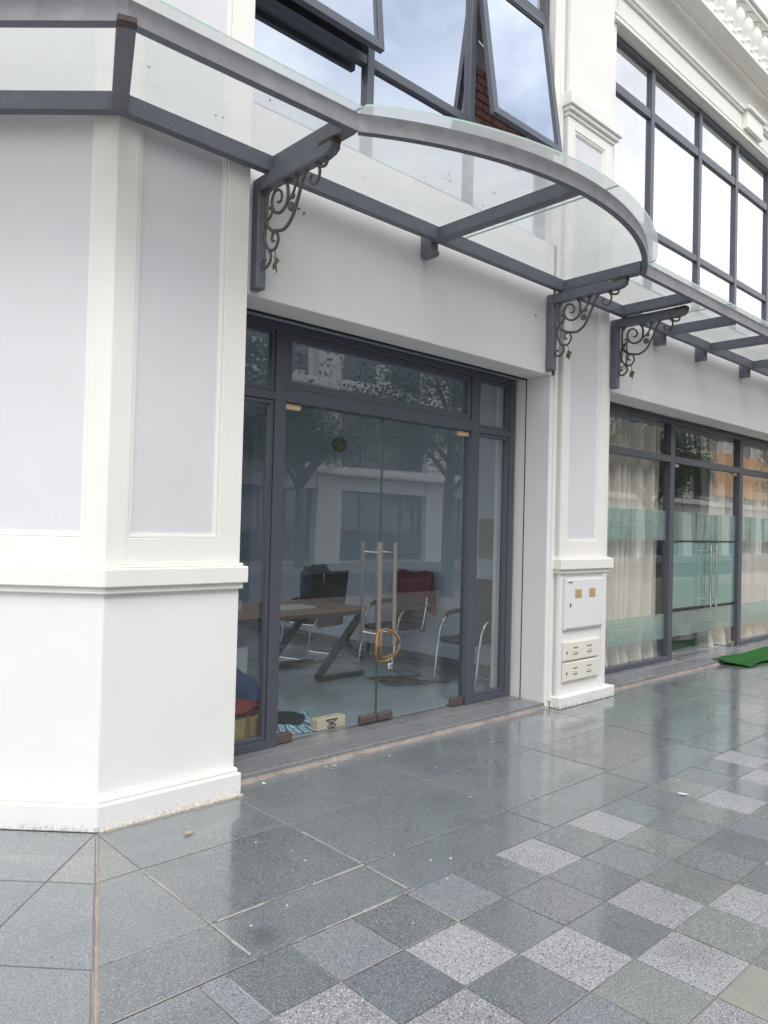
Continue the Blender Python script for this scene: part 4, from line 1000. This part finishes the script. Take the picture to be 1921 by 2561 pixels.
def chair(x, y, rz, label, arms=True):
    """cantilever visitor chair: chrome tube sides, slung seat and back; local -y is the front"""
    r = empty('visitor_chair', (x, y, 0.05), label, 'chair', 'visitor chairs in the room'); r.rotation_euler = (0, 0, rz)
    for s in (-1, 1):
        X = 0.25*s
        bm = bmesh.new()
        P = [(X, 0.22, 0.012), (X, 0.0, 0.012), (X, -0.21, 0.012), (X, -0.245, 0.05), (X, -0.215, 0.3), (X, -0.19, 0.44), (X, -0.15, 0.56), (X, -0.07, 0.625), (X, 0.08, 0.64), (X, 0.22, 0.64), (X, 0.245, 0.66)]
        tube(bm, spline(P, 4), 0.0115, 8); fin(bm, 'side_frame', M_chrome, r, smooth=True)
        bm = bmesh.new(); P = [(X, -0.10, 0.622), (X, -0.04, 0.648), (X, 0.08, 0.655), (X, 0.19, 0.655)]; tube(bm, spline(P, 4), 0.022, 8); fin(bm, 'armrest', M_black, r, smooth=True)
        bm = bmesh.new(); P = [(X*0.86, -0.20, 0.40), (X*0.86, 0.10, 0.385), (X*0.86, 0.20, 0.41), (X*0.86, 0.25, 0.60), (X*0.86, 0.30, 0.95)]; tube(bm, spline(P, 4), 0.010, 8); fin(bm, 'inner_frame', M_chrome, r, smooth=True)
    bm = bmesh.new(); tube(bm, [(-0.25, 0.22, 0.012), (0.25, 0.22, 0.012)], 0.011, 8); fin(bm, 'floor_bar', M_chrome, r)
    bm = bmesh.new(); bx(bm, -0.225, 0.225, -0.23, 0.20, 0.385, 0.435); fin(bm, 'seat', M_black, r, bevel=0.02)
    bm = bmesh.new(); hexa(bm, [(-0.22, 0.215, 0.36), (0.22, 0.215, 0.36), (0.22, 0.245, 0.36), (-0.22, 0.245, 0.36), (-0.22, 0.285, 0.96), (0.22, 0.285, 0.96), (0.22, 0.31, 0.96), (-0.22, 0.31, 0.96)])
    fin(bm, 'backrest', M_chairmesh, r, bevel=0.008)
    return r
ch1 = chair(5.47, 5.66, -math.pi/2, 'chrome and black visitor chair with a red jacket over its back')
for (x, y, rz, lb) in ((5.46, 4.58, -math.pi/2, 'chrome and black visitor chair nearest the glass, partly behind the right mullion'), (5.1, 6.55, math.pi+0.25, 'visitor chair behind the far side of the work table with a bag hung on it')):
    c = copy_tree(ch1); c.location = (x, y, 0.05); c.rotation_euler = (0, 0, rz); c['label'] = lb
ch_l = None
# jacket over chair 1 back (x about 5.75)
bm = bmesh.new(); V = []
for i in range(13):
    u = i/12; row = []
    for j, (dx, z) in enumerate(((-0.035, 0.72), (-0.045, 0.86), (-0.03, 0.99), (0.0, 1.035), (0.035, 0.99), (0.05, 0.80), (0.055, 0.62))):
        y = 5.40+0.52*u; row.append(bm.verts.new((5.765+dx+0.008*math.sin(u*14+j), y+0.012*math.sin(j*2+u*5), z+0.012*math.sin(u*9)+(-0.05*math.cos(u*6.28) if j in (0, 6) else 0))))
    V.append(row)
for i in range(12):
    for j in range(6): bm.faces.new((V[i][j], V[i+1][j], V[i+1][j+1], V[i][j+1]))
bmesh.ops.solidify(bm, geom=bm.faces[:], thickness=0.006)
tag(fin(bm, 'red_jacket', M_red, smooth=True), 'dark red jacket draped over the back of a visitor chair', 'jacket')
def blob(name, c, s, m, label, cat, seed=1, n=12, rough=0.25):
    random.seed(seed); bm = bmesh.new(); bmesh.ops.create_icosphere(bm, subdivisions=3, radius=1)
    for v in bm.verts:
        f = 1+rough*(math.sin(v.co.x*5+seed)*math.sin(v.co.y*4+seed*2)*math.cos(v.co.z*6))
        v.co = Vector((v.co.x*s[0]*f, v.co.y*s[1]*f, max(-s[2]*0.82, v.co.z*s[2]*f)))
    o = fin(bm, name, m, smooth=True); o.location = c; return tag(o, label, cat)
blob('hanging_bag', (4.95, 6.30, 0.86), (0.22, 0.09, 0.22), M_black, 'slumped black bag on the chair behind the table', 'bag', 3)
blob('jacket', (4.74, 6.22, 0.90), (0.07, 0.05, 0.16), M_blue, 'blue grey garment hanging beside the black bag', 'garment', 5)
# laptop-like items and cup on the table
o = tag(box('paper_stack', 4.05, 4.40, 5.62, 5.86, 0.718, 0.735, M_paper), 'short stack of white papers on the table top', 'papers')
bm = bmesh.new(); lathe(bm, [(0.03, 0), (0.042, 0.02), (0.048, 0.10)], (3.62, 5.75, 0.718)); tag(fin(bm, 'paper_cup', M_paper, smooth=True), 'white paper cup standing on the table near the mullion', 'cup')
# plaid bundle with strap, red cloth on it, blue bag behind
pb = box('plaid_bundle', 2.50, 2.875, 4.20, 4.45, 0.053, 0.235, M_plaid, None, 0.015); tag(pb, 'yellow checked bundle with an orange strap behind the narrow left pane', 'bundle')
box('strap', 2.735, 2.77, 4.194, 4.1998, 0.055, 0.243, M_yel, pb)
blob('red_cloth', (2.73, 4.31, 0.275), (0.18, 0.13, 0.05), M_red, 'crumpled red cloth heaped on the yellow checked bundle', 'cloth', 9)
blob('blue_sack', (2.99, 4.74, 0.22), (0.2, 0.17, 0.21), M_blue, 'slumped blue plastic sack behind the checked bundle', 'sack', 12)
tag(box('carton', 3.35, 3.75, 5.75, 6.1, 0.052, 0.40, M_paper, None, 0.004), 'pale carton standing on the floor under the table end', 'box')
# flat boxes and round fan cover near the door
bm = bmesh.new(); V = []
for i in range(29):
    row = []
    for j in range(21):
        u, v = i/28, j/20; e = min(1, 6*min(u, 1-u, v, 1-v))
        row.append(bm.verts.new((2.93+0.62*u+0.03*math.sin(v*9), 4.19+0.48*v+0.03*math.sin(u*7), 0.056+e*(0.022+0.014*math.sin(u*17+3*math.sin(v*6))+0.012*math.sin(v*21+u*9)))))
    V.append(row)
for i in range(28):
    for j in range(20): bm.faces.new((V[i][j], V[i+1][j], V[i+1][j+1], V[i][j+1]))
def cloth_mat():
    m, t, b = mat('patterned_cloth'); w = t.nodes.new('ShaderNodeTexWave'); w.inputs['Scale'].default_value = 5; w.inputs['Distortion'].default_value = 9; w.inputs['Detail'].default_value = 3; t.links.new(pos(t), w.inputs['Vector'])
    c = ramp(t, w.outputs['Fac'], [(0.25, (0.08, 0.17, 0.26)), (0.45, (0.45, 0.58, 0.64)), (0.7, (0.72, 0.78, 0.80)), (0.9, (0.20, 0.34, 0.42))]).outputs[0]
    t.links.new(c, b.inputs['Base Color']); b.inputs['Roughness'].default_value = 0.85; return m
tag(fin(bm, 'rumpled_cloth', cloth_mat(), smooth=True), 'rumpled blue and white patterned cloth just inside the left door leaf', 'cloth')
bm = bmesh.new(); lathe(bm, [(0.15, 0), (0.15, 0.012), (0.12, 0.022)], (3.22, 4.44, 0.105), 24); tag(fin(bm, 'round_cover', M_tleg), 'round dark cover lying on the patterned cloth', 'cover')
pbx = box('patterned_box', 3.30, 3.56, 4.16, 4.24, 0.053, 0.135, simple('cream_card', (0.88, 0.66, 0.45), 0.5), None, 0.006); tag(pbx, 'small cream box with a black fan-shaped mark, close behind the door glass', 'box')
bm = bmesh.new()
for (a, b_) in (((3.38, 0.122), (3.43, 0.09)), ((3.48, 0.122), (3.43, 0.09)), ((3.43, 0.122), (3.43, 0.065)), ((3.39, 0.075), (3.43, 0.095)), ((3.47, 0.075), (3.43, 0.095)), ((3.385, 0.122), (3.475, 0.122)), ((3.40, 0.065), (3.46, 0.065))):
    tube(bm, [(a[0], 4.158, a[1]), (b_[0], 4.158, b_[1])], 0.005, 4)
fin(bm, 'printed_mark', M_alud, pbx)
# cables on the floor by the wall
bm = bmesh.new()
for k in range(5):
    P = [(5.0+random.uniform(-.25, .4), 4.95+random.uniform(-.25, .45), 0.058+0.006*k) for _ in range(8)]; tube(bm, spline(P, 5), 0.004, 5)
tag(fin(bm, 'floor_cables', M_cable), 'loose tangle of black cables on the room floor near the chairs', 'cable')
# hanging rattan ball lamp
lp = empty('ball_lamp', (4.25, 5.15, 2.22), 'small woven ball lamp hanging on a thin cord behind the left door leaf', 'lamp')
bm = bmesh.new()
for k in range(9):
    a = math.pi*k/9; ax = Vector((math.cos(a), math.sin(a), 0.35*math.sin(3*a))).normalized(); e1 = ax.orthogonal().normalized(); e2 = ax.cross(e1)
    tube(bm, [tuple((e1*math.cos(t)+e2*math.sin(t))*0.062) for t in [2*math.pi*q/16 for q in range(17)]], 0.005, 4)
fin(bm, 'woven_shade', M_rattan, lp)
bm = bmesh.new(); tube(bm, [(0, 0, 0.06), (0.015, 0, 0.2), (0.0, 0, 0.30), (0, 0, 0.775)], 0.004, 5); fin(bm, 'cord', M_cable, lp)

# ================================================================== OPPOSITE SIDE OF THE STREET (seen mirrored in the glass)
YO = -15.0
def opp_house(x0):
    r = empty('terrace_house', (x0, YO, 0), 'white terrace house across the road with dark shop glass and arched trim', 'building', 'terrace houses across the road')
    def b(n, a0, a1, d0, d1, z0, z1, m, p=None): return box(n, a0, a1, -d1, -d0, z0, z1, m, p or r)      # d: depth behind the facade line
    b('wall', 0, 6.2, 0.3, 8, 0, 11.5, M_white)
    for px in (0.0, 5.6): b('pilaster', px, px+0.62, -0.08, 0.3, 0, 10.6, M_cream)
    b('fascia', 0.62, 5.6, 0.0, 0.3, 2.9, 3.9, M_white); b('ledge', 0, 6.22, -0.55, 0.0, 3.5, 3.62, M_cream)
    b('frieze', 0.62, 5.6, 0.0, 0.3, 6.1, 7.3, M_cream); b('cornice', 0, 6.22, -0.35, 0.0, 6.9, 7.1, M_cream); b('cornice', 0, 6.22, -0.4, 0.3, 10.6, 10.9, M_cream)
    b('belt', 0, 6.22, -0.12, 0.0, 6.2, 6.3, M_cream)
    b('wall_band', 0.62, 5.6, 0.0, 0.3, 8.9, 9.1, M_cream)
    for (a0, a1, z0, z1) in ((0.62, 5.6, 0.1, 2.9), (0.62, 5.6, 3.95, 6.1), (0.9, 2.6, 7.5, 9.6), (3.6, 5.3, 7.5, 9.6)):
        w = b('window', a0, a1, 0.24, 0.298, z0, z1, M_alu); q = quad('pane', a0+.08, a1-.08, -0.235, z0+.08, z1-.08, M_oglass, w)
        n = 3 if a1-a0 > 3 else 1
        for k in range(1, n+1): b('mullion', a0+(a1-a0)*k/(n+1)-.04, a0+(a1-a0)*k/(n+1)+.04, 0.19, 0.235, z0, z1, M_alu, w)
    for k in range(4): b('hood_stone', 1.0+1.1*k, 1.25+1.1*k, -0.05, 0.0, 6.35, 6.8, M_cream)
    return r
h0 = opp_house(-12.4)
for k in range(1, 15):
    c = copy_tree(h0); c.location = (-12.4+6.2*k, YO, 0)
sg_ = box('shop_sign', 53, 72, YO+0.42, YO+0.6, 4.3, 7.3, M_orange); tag(sg_, 'plain orange shop sign board across the road, mirrored in the right shopfront', 'sign')
# trees
def make_tree(seed, H=7.5, R=2.6, z0=2.4):
    random.seed(seed); r = empty('street_tree', (0, 0, 0))
    bm = bmesh.new(); tube(bm, spline([(0, 0, -0.1), (0.03, 0, 1.0), (-0.05, 0.04, z0), (0.1, 0, z0+1.6), (0, 0.1, H*0.8)], 4), 0.17, 10, r1=0.05)
    br = []
    for k in range(11):
        a = 2.4*k; z = z0-0.2+(H-z0-1.3)/11*k; e = (R*0.75*math.cos(a), R*0.75*math.sin(a), z+1.2); tube(bm, spline([(0, 0, z), (e[0]*.5, e[1]*.5, z+0.8), e], 3), 0.06, 6, r1=0.012); br.append(Vector(e))
    fin(bm, 'trunk', M_bark, r, smooth=True)
    V = []; Fc = []
    cl = [Vector((random.gauss(0, R*0.42), random.gauss(0, R*0.42), z0+0.9+random.random()*(H-z0-0.6))) for _ in range(46)]+br
    for c in cl:
        if Vector((c.x, c.y)).length > R*1.05: continue
        cr = random.uniform(0.45, 0.85)
        for _ in range(230):
            d = Vector((random.gauss(0, 1), random.gauss(0, 1), random.gauss(0, 0.7))); d = d.normalized()*cr*random.random()**0.4
            p = c+d; u = Vector((random.uniform(-1, 1), random.uniform(-1, 1), random.uniform(-.6, .6))).normalized(); w = u.orthogonal().normalized(); s = random.uniform(0.03, 0.065)
            i = len(V); V += [p-u*s, p+w*s*0.5, p+u*s, p-w*s*0.5]; Fc.append((i, i+1, i+2, i+3))
    me = bpy.data.meshes.new('crown'); me.from_pydata([tuple(v) for v in V], [], Fc); me.update(); link('crown', me, M_leaf, r)
    return r
t1 = make_tree(3, 5.6, 2.4, 2.4); t2 = make_tree(11, 4.7, 2.0, 2.5)
spots = [(12.3, -2.9), (5.4, -3.0), (0.6, -3.1), (-4.5, -3.0), (18.2, -3.0), (21.6, -3.1), (36, -3.0), (15.5, -12.6), (28, -12.6), (5, -12.7), (75, -12.6)]
for i, (x, y) in enumerate(spots):
    src = (t1, t2)[i % 2]; c = src if i < 2 else copy_tree(src)
    c.location = (x, y, 0); c.rotation_euler = (0, 0, i*1.3); s = 1+0.12*math.sin(i*2.1); c.scale = (s, s, s)
    tag(c, 'leafy street tree on the kerb behind the camera, mirrored in the shop glass' if y > -5 else 'leafy street tree on the far pavement before the terrace', 'tree', 'street trees on the near kerb' if y > -5 else 'street trees on the far pavement')
for o in bpy.data.objects:
    if '_abs' in o: del o['_abs']
